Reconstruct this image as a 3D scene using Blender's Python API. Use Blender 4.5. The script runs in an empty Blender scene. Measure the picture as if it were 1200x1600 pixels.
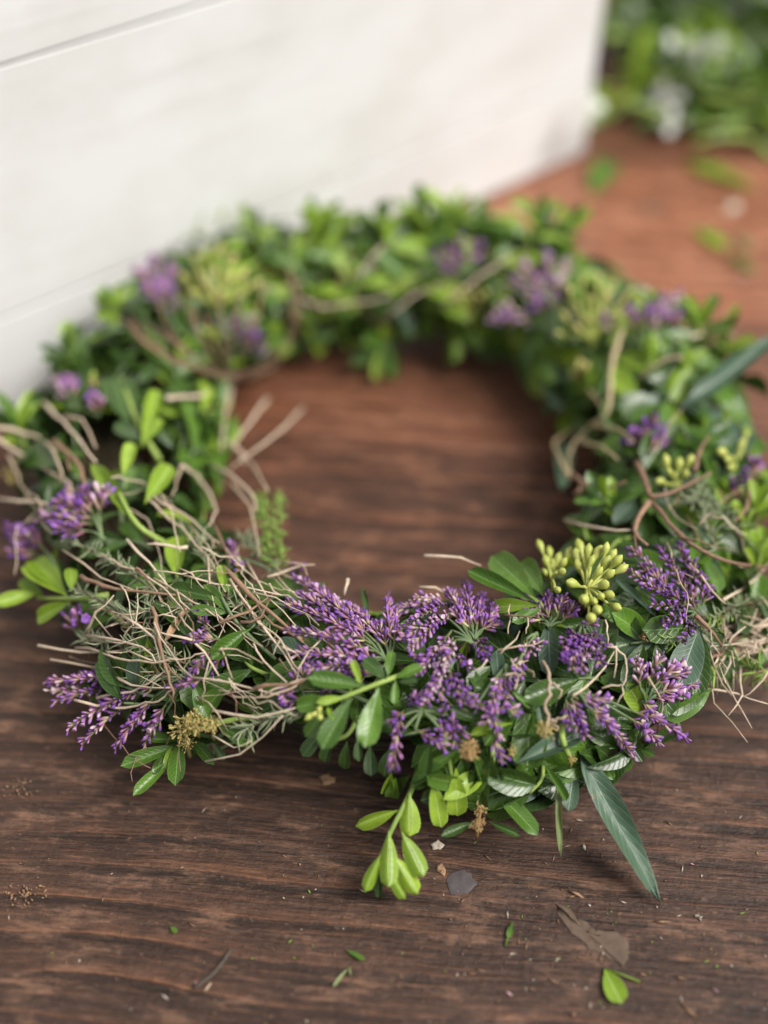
import bpy, math, random
import numpy as np
from mathutils import Vector, Matrix, Euler
from mathutils.bvhtree import BVHTree

random.seed(7)
R = random.random
U = random.uniform
scene = bpy.context.scene
col = scene.collection

# ------------------------------------------------------------------ camera
IW, IH, FPX = 1200, 1600, 1800.0          # photograph size, focal length in its pixels
PITCH = math.radians(46)
CAMP = Vector((0.0, -0.382, 0.3956))
cam_d = bpy.data.cameras.new('camera')
cam = bpy.data.objects.new('camera', cam_d)
col.objects.link(cam)
cam.location = CAMP
cam.rotation_euler = (math.pi / 2 - PITCH, 0, 0)
cam_d.sensor_fit = 'VERTICAL'
cam_d.sensor_height = 36
cam_d.lens = FPX / IH * 36
cam_d.clip_start = 0.01
cam_d.clip_end = 100
cam_d.dof.use_dof = True
cam_d.dof.focus_distance = 0.424
cam_d.dof.aperture_fstop = 2.0
cam_d.dof.aperture_blades = 0
scene.camera = cam

# ------------------------------------------------------------------ light
SUN_EL, SUN_AZ = math.radians(55), math.radians(-18)   # azimuth counted from +x
world = bpy.data.worlds.new('World')
scene.world = world
world.use_nodes = True
nt = world.node_tree
nt.nodes.clear()
sky = nt.nodes.new('ShaderNodeTexSky')
sky.sky_type = 'NISHITA'
sky.sun_disc = False
sky.sun_elevation = SUN_EL
sky.sun_rotation = math.pi / 2 - SUN_AZ
sky.air_density = 1.0
sky.dust_density = 4.0
hs = nt.nodes.new('ShaderNodeHueSaturation')
hs.inputs['Saturation'].default_value = 0.25           # overcast: the blue washed out
bg = nt.nodes.new('ShaderNodeBackground')
bg.inputs['Strength'].default_value = 0.095
wo = nt.nodes.new('ShaderNodeOutputWorld')
nt.links.new(sky.outputs[0], hs.inputs['Color'])
nt.links.new(hs.outputs[0], bg.inputs['Color'])
nt.links.new(bg.outputs[0], wo.inputs['Surface'])
sun_d = bpy.data.lights.new('sun', 'SUN')
sun_d.energy = 3.1
sun_d.angle = math.radians(32)
sun_d.color = (1.0, 0.96, 0.91)
sun = bpy.data.objects.new('sun', sun_d)
col.objects.link(sun)
sv = Vector((math.cos(SUN_EL) * math.cos(SUN_AZ), math.cos(SUN_EL) * math.sin(SUN_AZ), math.sin(SUN_EL)))
sun.rotation_euler = sv.to_track_quat('Z', 'Y').to_euler()
sun.location = sv * 3
vs = scene.view_settings
vs.view_transform = 'Standard'
vs.look = 'None'
vs.exposure = 0.68
vs.gamma = 1
scene.cycles.use_denoising = True
scene.cycles.max_bounces = 8
scene.cycles.transparent_max_bounces = 8

# ------------------------------------------------------------------ pixel <-> place
CR = Vector((1, 0, 0))
CF = Vector((0, math.cos(PITCH), -math.sin(PITCH)))
CU = Vector((0, math.sin(PITCH), math.cos(PITCH)))


def ray(px, py):
    return (CF * FPX + CR * (px - IW / 2) - CU * (py - IH / 2)).normalized()


def at_z(px, py, z=0.0):
    d = ray(px, py)
    return CAMP + d * ((z - CAMP.z) / d.z)


def proj(p):
    q = p - CAMP
    w = q.dot(CF)
    return IW / 2 + FPX * q.dot(CR) / w, IH / 2 - FPX * q.dot(CU) / w, w


# ring centre line measured in the photograph
ring_px = [(600, 1090), (890, 1040), (1050, 800), (985, 580), (800, 455), (600, 435), (345, 480), (190, 690), (225, 890), (390, 1030)]
ring_w = [at_z(x, y, 0.028) for x, y in ring_px]
CX = sum(p.x for p in ring_w) / len(ring_w)
CY = sum(p.y for p in ring_w) / len(ring_w)
C = Vector((CX, CY, 0))
_tab = sorted((math.atan2(p.y - CY, p.x - CX), math.hypot(p.x - CX, p.y - CY)) for p in ring_w)
_tab = [(_tab[-1][0] - 2 * math.pi, _tab[-1][1])] + _tab + [(_tab[0][0] + 2 * math.pi, _tab[0][1])]


def ring_r(phi):
    phi = (phi + math.pi) % (2 * math.pi) - math.pi
    for (a, ra), (b, rb) in zip(_tab, _tab[1:]):
        if a <= phi <= b:
            t = (phi - a) / (b - a)
            t = t * t * (3 - 2 * t)
            return ra + (rb - ra) * t
    return _tab[1][1]


TA, TB, TZ = 0.038, 0.027, 0.027       # half width, half height, height of the tube centre


def ring_pt(phi, psi, k=1.0):
    rr = ring_r(phi)
    rad = Vector((math.cos(phi), math.sin(phi), 0))
    n = (rad * math.cos(psi) / TA + Vector((0, 0, 1)) * math.sin(psi) / TB).normalized()
    return C + rad * (rr + k * TA * math.cos(psi)) + Vector((0, 0, TZ + k * TB * math.sin(psi))), n, Vector((-rad.y, rad.x, 0))


def ring_f(p):
    d = Vector((p.x - CX, p.y - CY))
    phi = math.atan2(d.y, d.x)
    return ((d.length - ring_r(phi)) / TA) ** 2 + ((p.z - TZ) / TB) ** 2 - 1


_wc = {}


def W(px, py, lift=0.0):
    """where the line of sight through a photo pixel meets the wreath (or passes it closest), raised towards the viewer by lift"""
    key = (round(px), round(py))
    if key not in _wc:
        d = ray(px, py)
        tg = (0.004 - CAMP.z) / d.z
        best = (9e9, tg)
        t = 0.3
        hit = None
        while t < tg:
            f = ring_f(CAMP + d * t)
            if f < 0:
                hit = t
                break
            if f < best[0]:
                best = (f, t)
            t += 0.002
        _wc[key] = hit if hit is not None else best[1]
    return CAMP + ray(px, py) * (_wc[key] - lift)


# ------------------------------------------------------------------ materials
def new_mat(name):
    m = bpy.data.materials.new(name)
    m.use_nodes = True
    t = m.node_tree
    t.nodes.clear()
    out = t.nodes.new('ShaderNodeOutputMaterial')
    return m, t, out


def N(t, kind, **kw):
    n = t.nodes.new(kind)
    for k, v in kw.items():
        if k in n.inputs:
            n.inputs[k].default_value = v
        else:
            setattr(n, k, v)
    return n


def math_n(t, op, a, b=None, c=None):
    n = t.nodes.new('ShaderNodeMath')
    n.operation = op
    for i, v in enumerate((a, b, c)):
        if v is None:
            continue
        if isinstance(v, (int, float)):
            n.inputs[i].default_value = v
        else:
            t.links.new(v, n.inputs[i])
    return n.outputs[0]


def mix_c(t, fac, a, b, mode='MIX'):
    n = t.nodes.new('ShaderNodeMix')
    n.data_type = 'RGBA'
    n.blend_type = mode
    for i, v in ((0, fac), (6, a), (7, b)):
        if isinstance(v, (int, float)):
            n.inputs[i].default_value = v
        elif isinstance(v, tuple):
            n.inputs[i].default_value = (*v, 1)
        else:
            t.links.new(v, n.inputs[i])
    return n.outputs[2]


def ramp(t, fac, stops):
    n = t.nodes.new('ShaderNodeValToRGB')
    e = n.color_ramp.elements
    while len(e) < len(stops):
        e.new(0.5)
    for el, (p, c) in zip(e, stops):
        el.position = p
        el.color = (*c, 1) if isinstance(c, tuple) else (c, c, c, 1)
    t.links.new(fac, n.inputs[0])
    return n.outputs[0]


def rnd_socket(t):
    oi = t.nodes.new('ShaderNodeObjectInfo')
    at = t.nodes.new('ShaderNodeAttribute')
    at.attribute_name = 'rnd'
    s = math_n(t, 'ADD', oi.outputs['Random'], at.outputs['Fac'])
    return math_n(t, 'FRACT', s)


def noise(t, vec, scale, detail=3, rough=0.55, dist=0.0):
    n = t.nodes.new('ShaderNodeTexNoise')
    n.inputs['Scale'].default_value = scale
    n.inputs['Detail'].default_value = detail
    n.inputs['Roughness'].default_value = rough
    n.inputs['Distortion'].default_value = dist
    if vec is not None:
        t.links.new(vec, n.inputs['Vector'])
    return n.outputs[0]


def mapping(t, vec, scale=(1, 1, 1), rot=(0, 0, 0), loc=(0, 0, 0)):
    n = t.nodes.new('ShaderNodeMapping')
    n.inputs['Scale'].default_value = scale
    n.inputs['Rotation'].default_value = rot
    n.inputs['Location'].default_value = loc
    t.links.new(vec, n.inputs['Vector'])
    return n.outputs[0]


def leaf_mat(name, c0, c1, rib, back, gloss=0.36, trans=0.28, spec=0.45):
    m, t, out = new_mat(name)
    uv = t.nodes.new('ShaderNodeUVMap')
    sep = t.nodes.new('ShaderNodeSeparateXYZ')
    t.links.new(uv.outputs[0], sep.inputs[0])
    u, v = sep.outputs[0], sep.outputs[1]
    au = math_n(t, 'ABSOLUTE', math_n(t, 'SUBTRACT', math_n(t, 'MULTIPLY', u, 2.0), 1.0))
    r = rnd_socket(t)
    tc = t.nodes.new('ShaderNodeTexCoord')
    nz = noise(t, tc.outputs['Object'], 3.0, 4)
    geo = t.nodes.new('ShaderNodeNewGeometry')
    nw = noise(t, geo.outputs['Position'], 260, 4)
    cc = mix_c(t, r, c0, c1)
    cc = mix_c(t, math_n(t, 'MULTIPLY', math_n(t, 'SUBTRACT', nw, 0.38), 1.4), cc, tuple(x * 0.62 for x in c0))
    veinw = t.nodes.new('ShaderNodeTexWave')
    veinw.inputs['Scale'].default_value = 1.0
    veinw.inputs['Distortion'].default_value = 0.5
    cmb = t.nodes.new('ShaderNodeCombineXYZ')
    t.links.new(math_n(t, 'SUBTRACT', math_n(t, 'MULTIPLY', v, 3.0), math_n(t, 'MULTIPLY', au, 0.7)), cmb.inputs[0])
    t.links.new(cmb.outputs[0], veinw.inputs['Vector'])
    vein = ramp(t, veinw.outputs['Fac'], [(0.8, 0.0), (1.0, 1.0)])
    cc = mix_c(t, math_n(t, 'MULTIPLY', vein, 0.16), cc, rib)
    ribm = ramp(t, au, [(0.015, 1.0), (0.085, 0.0)])
    cc = mix_c(t, math_n(t, 'MULTIPLY', ribm, 0.7), cc, rib)
    edge = ramp(t, au, [(0.9, 0.0), (0.99, 1.0)])
    cc = mix_c(t, math_n(t, 'MULTIPLY', edge, 0.3), cc, rib)
    # odd brown blemishes on a few leaves
    bl = ramp(t, noise(t, geo.outputs['Position'], 120, 2), [(0.70, 0.0), (0.76, 1.0)])
    cc = mix_c(t, math_n(t, 'MULTIPLY', bl, 0.45), cc, (0.16, 0.11, 0.035))
    cc = mix_c(t, geo.outputs['Backfacing'], cc, mix_c(t, 0.55, cc, back))
    p = t.nodes.new('ShaderNodeBsdfPrincipled')
    t.links.new(cc, p.inputs['Base Color'])
    rg = math_n(t, 'ADD', math_n(t, 'MULTIPLY', nw, 0.3), gloss - 0.20)
    t.links.new(rg, p.inputs['Roughness'])
    p.inputs['Specular IOR Level'].default_value = spec
    h = math_n(t, 'ADD', math_n(t, 'MULTIPLY', ribm, -1.0), math_n(t, 'ADD', math_n(t, 'MULTIPLY', vein, -0.35), math_n(t, 'MULTIPLY', nw, 0.6)))
    b = t.nodes.new('ShaderNodeBump')
    b.inputs['Strength'].default_value = 0.35
    b.inputs['Distance'].default_value = 0.0006
    t.links.new(h, b.inputs['Height'])
    t.links.new(b.outputs[0], p.inputs['Normal'])
    tr = t.nodes.new('ShaderNodeBsdfTranslucent')
    tcol = mix_c(t, 1.0, cc, (1.0, 1.0, 0.45), 'MULTIPLY')
    t.links.new(tcol, tr.inputs['Color'])
    ms = t.nodes.new('ShaderNodeMixShader')
    ms.inputs[0].default_value = trans
    t.links.new(p.outputs[0], ms.inputs[1])
    t.links.new(tr.outputs[0], ms.inputs[2])
    t.links.new(ms.outputs[0], out.inputs[0])
    return m


M = {}
M['dark'] = leaf_mat('dark_leaf', (0.018, 0.042, 0.0065), (0.040, 0.085, 0.012), (0.12, 0.21, 0.06), (0.06, 0.11, 0.04), 0.32, 0.10)
M['mid'] = leaf_mat('mid_leaf', (0.046, 0.104, 0.011), (0.092, 0.185, 0.019), (0.21, 0.34, 0.10), (0.10, 0.18, 0.06), 0.34, 0.18)
M['young'] = leaf_mat('young_leaf', (0.18, 0.30, 0.018), (0.29, 0.43, 0.034), (0.52, 0.66, 0.24), (0.32, 0.46, 0.12), 0.36, 0.35)
M['grey'] = leaf_mat('grey_leaf', (0.045, 0.088, 0.050), (0.070, 0.120, 0.070), (0.21, 0.28, 0.2), (0.17, 0.22, 0.15), 0.46, 0.15)
M['olive'] = leaf_mat('olive_leaf', (0.16, 0.20, 0.075), (0.22, 0.27, 0.1), (0.34, 0.36, 0.18), (0.2, 0.25, 0.12), 0.5, 0.25)
M['drybract'] = leaf_mat('dry_leaf', (0.38, 0.22, 0.12), (0.46, 0.30, 0.18), (0.5, 0.36, 0.24), (0.4, 0.27, 0.18), 0.65, 0.2, 0.2)


def simple_mat(name, c0, c1, rough=0.6, nscale=300.0, bump=0.0004, spec=0.3, trans=0.0, stretch=None):
    m, t, out = new_mat(name)
    geo = t.nodes.new('ShaderNodeNewGeometry')
    r = rnd_socket(t)
    n1 = noise(t, geo.outputs['Position'], nscale, 4)
    f = math_n(t, 'ADD', math_n(t, 'MULTIPLY', r, 0.6), math_n(t, 'MULTIPLY', math_n(t, 'SUBTRACT', n1, 0.3), 1.0))
    cl = t.nodes.new('ShaderNodeClamp')
    t.links.new(f, cl.inputs[0])
    cc = mix_c(t, cl.outputs[0], c0, c1)
    p = t.nodes.new('ShaderNodeBsdfPrincipled')
    t.links.new(cc, p.inputs['Base Color'])
    p.inputs['Roughness'].default_value = rough
    p.inputs['Specular IOR Level'].default_value = spec
    b = t.nodes.new('ShaderNodeBump')
    b.inputs['Strength'].default_value = 0.5
    b.inputs['Distance'].default_value = bump
    t.links.new(n1, b.inputs['Height'])
    t.links.new(b.outputs[0], p.inputs['Normal'])
    if trans:
        tr = t.nodes.new('ShaderNodeBsdfTranslucent')
        t.links.new(cc, tr.inputs['Color'])
        ms = t.nodes.new('ShaderNodeMixShader')
        ms.inputs[0].default_value = trans
        t.links.new(p.outputs[0], ms.inputs[1])
        t.links.new(tr.outputs[0], ms.inputs[2])
        t.links.new(ms.outputs[0], out.inputs[0])
    else:
        t.links.new(p.outputs[0], out.inputs[0])
    return m


M['twig'] = simple_mat('dry_twig', (0.25, 0.18, 0.12), (0.60, 0.49, 0.37), 0.7, 500)
M['bark'] = simple_mat('brown_twig', (0.085, 0.047, 0.030), (0.27, 0.165, 0.105), 0.7, 420)
M['vine'] = simple_mat('vine_bark', (0.22, 0.17, 0.09), (0.42, 0.34, 0.2), 0.75, 420)
M['stem'] = simple_mat('green_stem', (0.13, 0.20, 0.04), (0.27, 0.36, 0.08), 0.5, 200)
M['greystem'] = simple_mat('spray_stem', (0.06, 0.10, 0.045), (0.15, 0.20, 0.09), 0.6, 300)
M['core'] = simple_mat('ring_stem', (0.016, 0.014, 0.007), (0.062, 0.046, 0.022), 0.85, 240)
M['needle'] = simple_mat('grey_needle', (0.16, 0.21, 0.11), (0.33, 0.36, 0.22), 0.6, 200, trans=0.15)
M['gneedle'] = simple_mat('green_needle', (0.13, 0.24, 0.04), (0.30, 0.42, 0.09), 0.5, 200, trans=0.2)
M['bud'] = simple_mat('green_bud', (0.30, 0.35, 0.06), (0.48, 0.50, 0.13), 0.42, 320, spec=0.4, trans=0.12)
M['tanbud'] = simple_mat('tan_bud', (0.30, 0.30, 0.075), (0.50, 0.44, 0.17), 0.5, 320, trans=0.12)
M['seed'] = simple_mat('straw_floret', (0.26, 0.20, 0.05), (0.58, 0.48, 0.19), 0.6, 400, trans=0.1)
M['dryseed'] = simple_mat('dried_floret', (0.22, 0.12, 0.045), (0.56, 0.38, 0.17), 0.7, 400)


def floret_mat():
    m, t, out = new_mat('purple_floret')
    uv = t.nodes.new('ShaderNodeUVMap')
    sep = t.nodes.new('ShaderNodeSeparateXYZ')
    t.links.new(uv.outputs[0], sep.inputs[0])
    v = sep.outputs[1]
    at = t.nodes.new('ShaderNodeAttribute')
    at.attribute_name = 'rnd'
    oi = t.nodes.new('ShaderNodeObjectInfo')
    r = at.outputs['Fac']
    tip = ramp(t, r, [(0.0, (0.07, 0.028, 0.10)), (0.28, (0.165, 0.058, 0.30)), (0.48, (0.30, 0.13, 0.47)), (0.64, (0.38, 0.17, 0.33)), (0.8, (0.53, 0.34, 0.52)), (1.0, (0.62, 0.49, 0.50))])
    r2 = math_n(t, 'FRACT', math_n(t, 'ADD', math_n(t, 'MULTIPLY', r, 7.3), oi.outputs['Random']))
    base = ramp(t, r2, [(0.0, (0.07, 0.035, 0.05)), (0.4, (0.22, 0.095, 0.12)), (0.75, (0.40, 0.24, 0.20)), (1.0, (0.46, 0.40, 0.20))])
    geo = t.nodes.new('ShaderNodeNewGeometry')
    nz = noise(t, geo.outputs['Position'], 700, 3)
    f = ramp(t, math_n(t, 'ADD', v, math_n(t, 'MULTIPLY', math_n(t, 'SUBTRACT', nz, 0.5), 0.35)), [(0.46, 0.0), (0.80, 1.0)])
    cc = mix_c(t, f, base, tip)
    cc = mix_c(t, ramp(t, v, [(0.0, 1.0), (0.2, 0.0)]), cc, (0.13, 0.16, 0.06))
    p = t.nodes.new('ShaderNodeBsdfPrincipled')
    t.links.new(cc, p.inputs['Base Color'])
    p.inputs['Roughness'].default_value = 0.55
    p.inputs['Specular IOR Level'].default_value = 0.25
    tr = t.nodes.new('ShaderNodeBsdfTranslucent')
    t.links.new(cc, tr.inputs['Color'])
    ms = t.nodes.new('ShaderNodeMixShader')
    ms.inputs[0].default_value = 0.22
    t.links.new(p.outputs[0], ms.inputs[1])
    t.links.new(tr.outputs[0], ms.inputs[2])
    t.links.new(ms.outputs[0], out.inputs[0])
    return m


M['floret'] = floret_mat()


GA = math.radians(-5.0)                     # direction of the boards
gx = Vector((math.cos(GA), math.sin(GA), 0))
gy = Vector((-math.sin(GA), math.cos(GA), 0))
joint = at_z(660, 700).dot(gy)


def wood_mat(name, tone):
    """worn stained plank; tone 0 = grey brown and weathered, 1 = red brown, 2 = red brown with light painted in"""
    m, t, out = new_mat(name)
    tc = t.nodes.new('ShaderNodeTexCoord')
    P = tc.outputs['Object']
    sp = t.nodes.new('ShaderNodeSeparateXYZ')
    t.links.new(P, sp.inputs[0])
    wob = noise(t, mapping(t, P, (4, 7, 4)), 1.0, 2)
    wob2 = noise(t, mapping(t, P, (16, 60, 16)), 1.0, 3)
    wob3 = noise(t, mapping(t, P, (120, 260, 120)), 1.0, 3, 0.6)
    yy = math_n(t, 'ADD', sp.outputs[1], math_n(t, 'ADD', math_n(t, 'MULTIPLY', wob, 0.030), math_n(t, 'ADD', math_n(t, 'MULTIPLY', wob2, 0.0042), math_n(t, 'MULTIPLY', wob3, 0.0011))))
    saw = math_n(t, 'FRACT', math_n(t, 'MULTIPLY', yy, 74.0))           # one growth ring every 11 mm
    saw2 = math_n(t, 'FRACT', math_n(t, 'MULTIPLY', yy, 305.0))
    crest = ramp(t, saw, [(0.0, 0.1), (0.04, 1.0), (0.11, 0.40), (0.4, 0.10), (0.9, 0.0), (1.0, 0.15)])
    gully = ramp(t, saw, [(0.55, 0.0), (0.86, 1.0), (0.97, 0.9), (1.0, 0.0)])
    crest2 = ramp(t, saw2, [(0.0, 0.0), (0.1, 1.0), (0.5, 0.2), (1.0, 0.0)])
    fade = ramp(t, noise(t, mapping(t, P, (7, 40, 7), loc=(4, 2, 0)), 1.0, 3, 0.6), [(0.40, 0.12), (0.60, 1.0)])
    brk = ramp(t, noise(t, mapping(t, P, (55, 190, 55)), 1.0, 5, 0.72), [(0.42, 0.0), (0.60, 1.0)])
    finel = noise(t, mapping(t, P, (30, 620, 30)), 1.0, 4, 0.65)
    fibre = noise(t, mapping(t, P, (140, 900, 140)), 1.0, 3, 0.6)
    patch = noise(t, mapping(t, P, (9, 16, 9)), 1.0, 5, 0.65)
    speck = noise(t, mapping(t, P, (330, 520, 330)), 1.0, 4, 0.65)
    blot = noise(t, mapping(t, P, (26, 95, 26), loc=(3, 1, 0)), 1.0, 6, 0.7)
    cross = noise(t, mapping(t, P, (420, 60, 60), loc=(1, 7, 0)), 1.0, 3, 0.6)
    if tone < 0.5:
        dark, mid, light, grey, worn = (0.0095, 0.0055, 0.0040), (0.037, 0.0187, 0.0118), (0.20, 0.092, 0.050), (0.070, 0.043, 0.032), (0.21, 0.112, 0.068)
    else:
        dark, mid, light, grey, worn = (0.044, 0.016, 0.0075), (0.112, 0.039, 0.018), (0.24, 0.092, 0.043), (0.17, 0.074, 0.040), (0.34, 0.155, 0.085)
    if tone == 2:  # stronger light on the far boards, put into the red brown colours
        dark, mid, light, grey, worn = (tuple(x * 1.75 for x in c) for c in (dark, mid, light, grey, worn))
    base = ramp(t, patch, [(0.32, tuple(x * 0.62 for x in mid)), (0.55, mid), (0.75, tuple(x * 1.5 for x in mid))])
    base = mix_c(t, math_n(t, 'MULTIPLY', ramp(t, blot, [(0.46, 0.0), (0.66, 1.0)]), 0.5), base, grey)
    base = mix_c(t, math_n(t, 'MULTIPLY', ramp(t, finel, [(0.36, 1.0), (0.52, 0.0)]), 0.6), base, dark)
    base = mix_c(t, math_n(t, 'MULTIPLY', math_n(t, 'MULTIPLY', gully, fade), 0.72), base, dark)
    base = mix_c(t, math_n(t, 'MULTIPLY', math_n(t, 'MULTIPLY', crest, fade), math_n(t, 'ADD', math_n(t, 'MULTIPLY', brk, 0.5), 0.40)), base, light)
    base = mix_c(t, math_n(t, 'MULTIPLY', math_n(t, 'MULTIPLY', crest2, brk), 0.3), base, light)
    base = mix_c(t, math_n(t, 'MULTIPLY', math_n(t, 'MULTIPLY', brk, ramp(t, blot, [(0.52, 0.0), (0.60, 1.0)])), 0.55), base, worn)
    base = mix_c(t, math_n(t, 'MULTIPLY', ramp(t, fibre, [(0.34, 1.0), (0.46, 0.0)]), 0.4), base, dark)
    base = mix_c(t, math_n(t, 'MULTIPLY', ramp(t, cross, [(0.30, 1.0), (0.40, 0.0)]), 0.28), base, dark)
    base = mix_c(t, math_n(t, 'MULTIPLY', ramp(t, speck, [(0.61, 0.0), (0.70, 1.0)]), 0.45), base, worn)
    base = mix_c(t, math_n(t, 'MULTIPLY', ramp(t, speck, [(0.33, 1.0), (0.40, 0.0)]), 0.5), base, dark)
    if tone < 0.5:       # the red stain is less worn away towards the far edge of the board
        e = math_n(t, 'ADD', math_n(t, 'SUBTRACT', sp.outputs[1], joint), math_n(t, 'MULTIPLY', math_n(t, 'SUBTRACT', patch, 0.5), 0.12))
        mr = N(t, 'ShaderNodeMapRange')
        t.links.new(e, mr.inputs[0])
        mr.inputs[1].default_value, mr.inputs[2].default_value = -0.14, 0.01
        base = mix_c(t, mr.outputs[0], base, mix_c(t, 1.0, base, (1.5, 1.15, 0.95), 'MULTIPLY'))
    p = t.nodes.new('ShaderNodeBsdfPrincipled')
    t.links.new(base, p.inputs['Base Color'])
    rg = math_n(t, 'ADD', math_n(t, 'MULTIPLY', blot, 0.4), 0.36 if tone < 0.5 else 0.24)
    t.links.new(rg, p.inputs['Roughness'])
    p.inputs['Specular IOR Level'].default_value = 0.30 if tone < 0.5 else 0.5
    h = math_n(t, 'MULTIPLY', math_n(t, 'SUBTRACT', crest, gully), math_n(t, 'MULTIPLY', fade, 0.55))
    for f, k in ((finel, 0.7), (fibre, 0.35), (speck, 0.55), (blot, 0.5), (crest2, 0.12), (cross, 0.15)):
        h = math_n(t, 'ADD', h, math_n(t, 'MULTIPLY', f, k))
    b = t.nodes.new('ShaderNodeBump')
    b.inputs['Strength'].default_value = 0.9
    b.inputs['Distance'].default_value = 0.0013 if tone < 0.5 else 0.0006
    t.links.new(h, b.inputs['Height'])
    t.links.new(b.outputs[0], p.inputs['Normal'])
    t.links.new(p.outputs[0], out.inputs[0])
    return m


M['wood'] = wood_mat('worn_brown_plank', 0)
M['redwood'] = wood_mat('red_brown_plank', 1)
M['litredwood'] = wood_mat('lit_red_brown_plank', 2)


def paint_mat():
    m, t, out = new_mat('white_painted_board')
    tc = t.nodes.new('ShaderNodeTexCoord')
    P = tc.outputs['Object']
    g = noise(t, mapping(t, P, (6, 6, 90)), 1.0, 4)
    bl = noise(t, mapping(t, P, (14, 14, 22)), 1.0, 4, 0.6)
    base = mix_c(t, ramp(t, bl, [(0.42, 0.0), (0.7, 1.0)]), (0.635, 0.633, 0.622), (0.575, 0.565, 0.54))
    base = mix_c(t, math_n(t, 'MULTIPLY', ramp(t, g, [(0.6, 0.0), (0.8, 1.0)]), 0.25), base, (0.42, 0.37, 0.31))
    sc = ramp(t, noise(t, mapping(t, P, (26, 26, 40), loc=(2, 0, 5)), 1.0, 3), [(0.69, 0.0), (0.76, 1.0)])
    base = mix_c(t, math_n(t, 'MULTIPLY', sc, 0.6), base, (0.42, 0.31, 0.22))
    p = t.nodes.new('ShaderNodeBsdfPrincipled')
    t.links.new(base, p.inputs['Base Color'])
    p.inputs['Roughness'].default_value = 0.6
    b = t.nodes.new('ShaderNodeBump')
    b.inputs['Strength'].default_value = 0.3
    b.inputs['Distance'].default_value = 0.001
    t.links.new(g, b.inputs['Height'])
    t.links.new(b.outputs[0], p.inputs['Normal'])
    t.links.new(p.outputs[0], out.inputs[0])
    return m


M['white'] = paint_mat()
M['petal'] = simple_mat('white_petal', (0.50, 0.52, 0.46), (0.74, 0.75, 0.71), 0.6, 200, trans=0.3)
M['palebit'] = simple_mat('pale_chip', (0.26, 0.21, 0.155), (0.52, 0.46, 0.38), 0.8, 700)
M['brownbit'] = simple_mat('brown_chip', (0.10, 0.058, 0.036), (0.30, 0.18, 0.10), 0.8, 700)
M['greybit'] = simple_mat('grey_wax', (0.040, 0.033, 0.033), (0.095, 0.082, 0.083), 0.45, 300)
M['film'] = simple_mat('dried_glue', (0.038, 0.024, 0.017), (0.125, 0.084, 0.055), 0.6, 240, bump=0.0008)
M['pinkbit'] = simple_mat('pink_chip', (0.45, 0.22, 0.28), (0.6, 0.4, 0.4), 0.8, 700)


# ------------------------------------------------------------------ mesh helpers
class MB:
    """vertices, faces, uv per vertex and a random value per vertex"""
    def __init__(self):
        self.v, self.f, self.uv, self.r = [], [], [], []

    def add(self, verts, faces, uvs=None, rnd=0.0):
        o = len(self.v)
        self.v.extend(verts)
        self.f.extend([tuple(i + o for i in f) for f in faces])
        self.uv.extend(uvs if uvs is not None else [(0.5, 0.5)] * len(verts))
        self.r.extend([rnd] * len(verts))

    def mesh(self, name, mat, offset=None, smooth=True):
        me = bpy.data.meshes.new(name)
        vv = [(a[0] - offset.x, a[1] - offset.y, a[2] - offset.z) for a in self.v] if offset is not None else [tuple(a) for a in self.v]
        me.from_pydata(vv, [], self.f)
        lay = me.uv_layers.new(name='UVMap')
        idx = np.empty(len(me.loops), dtype=np.int32)
        me.loops.foreach_get('vertex_index', idx)
        uva = np.array(self.uv, dtype=np.float32)[idx]
        lay.data.foreach_set('uv', uva.ravel())
        at = me.attributes.new('rnd', 'FLOAT', 'POINT')
        at.data.foreach_set('value', np.array(self.r, dtype=np.float32))
        if smooth:
            me.polygons.foreach_set('use_smooth', [True] * len(me.polygons))
        me.materials.append(mat)
        me.update()
        return me

    def build(self, name, mat, parent=None, offset=None, smooth=True):
        o = bpy.data.objects.new(name, self.mesh(name, mat, offset, smooth))
        col.objects.link(o)
        if parent is not None:
            o.parent = parent
        return o


def tag(o, label=None, category=None, group=None, kind=None):
    for k, v in (('label', label), ('category', category), ('group', group), ('kind', kind)):
        if v:
            o[k] = v
    return o


def frame_for(d):
    d = d.normalized()
    a = Vector((0, 0, 1)) if abs(d.z) < 0.9 else Vector((1, 0, 0))
    x = a.cross(d).normalized()
    return x, d.cross(x)


def tube(mb, pts, radii, sides=5, rnd=0.0, cap=True):
    n = len(pts)
    if isinstance(radii, (int, float)):
        radii = [radii] * n
    verts, faces, uvs = [], [], []
    x = None
    for i, p in enumerate(pts):
        d = (pts[min(i + 1, n - 1)] - pts[max(i - 1, 0)])
        if d.length < 1e-9:
            d = Vector((0, 0, 1))
        d.normalize()
        if x is None:
            x, y = frame_for(d)
        else:
            x = (x - d * x.dot(d))
            x = x.normalized() if x.length > 1e-6 else frame_for(d)[0]
            y = d.cross(x)
        for k in range(sides):
            a = 2 * math.pi * k / sides
            verts.append(p + (x * math.cos(a) + y * math.sin(a)) * radii[i])
            uvs.append((k / sides, i / (n - 1)))
    for i in range(n - 1):
        for k in range(sides):
            k2 = (k + 1) % sides
            faces.append((i * sides + k, i * sides + k2, (i + 1) * sides + k2, (i + 1) * sides + k))
    if cap:
        faces.append(tuple(range(sides - 1, -1, -1)))
        faces.append(tuple((n - 1) * sides + k for k in range(sides)))
    mb.add(verts, faces, uvs, rnd)


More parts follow.
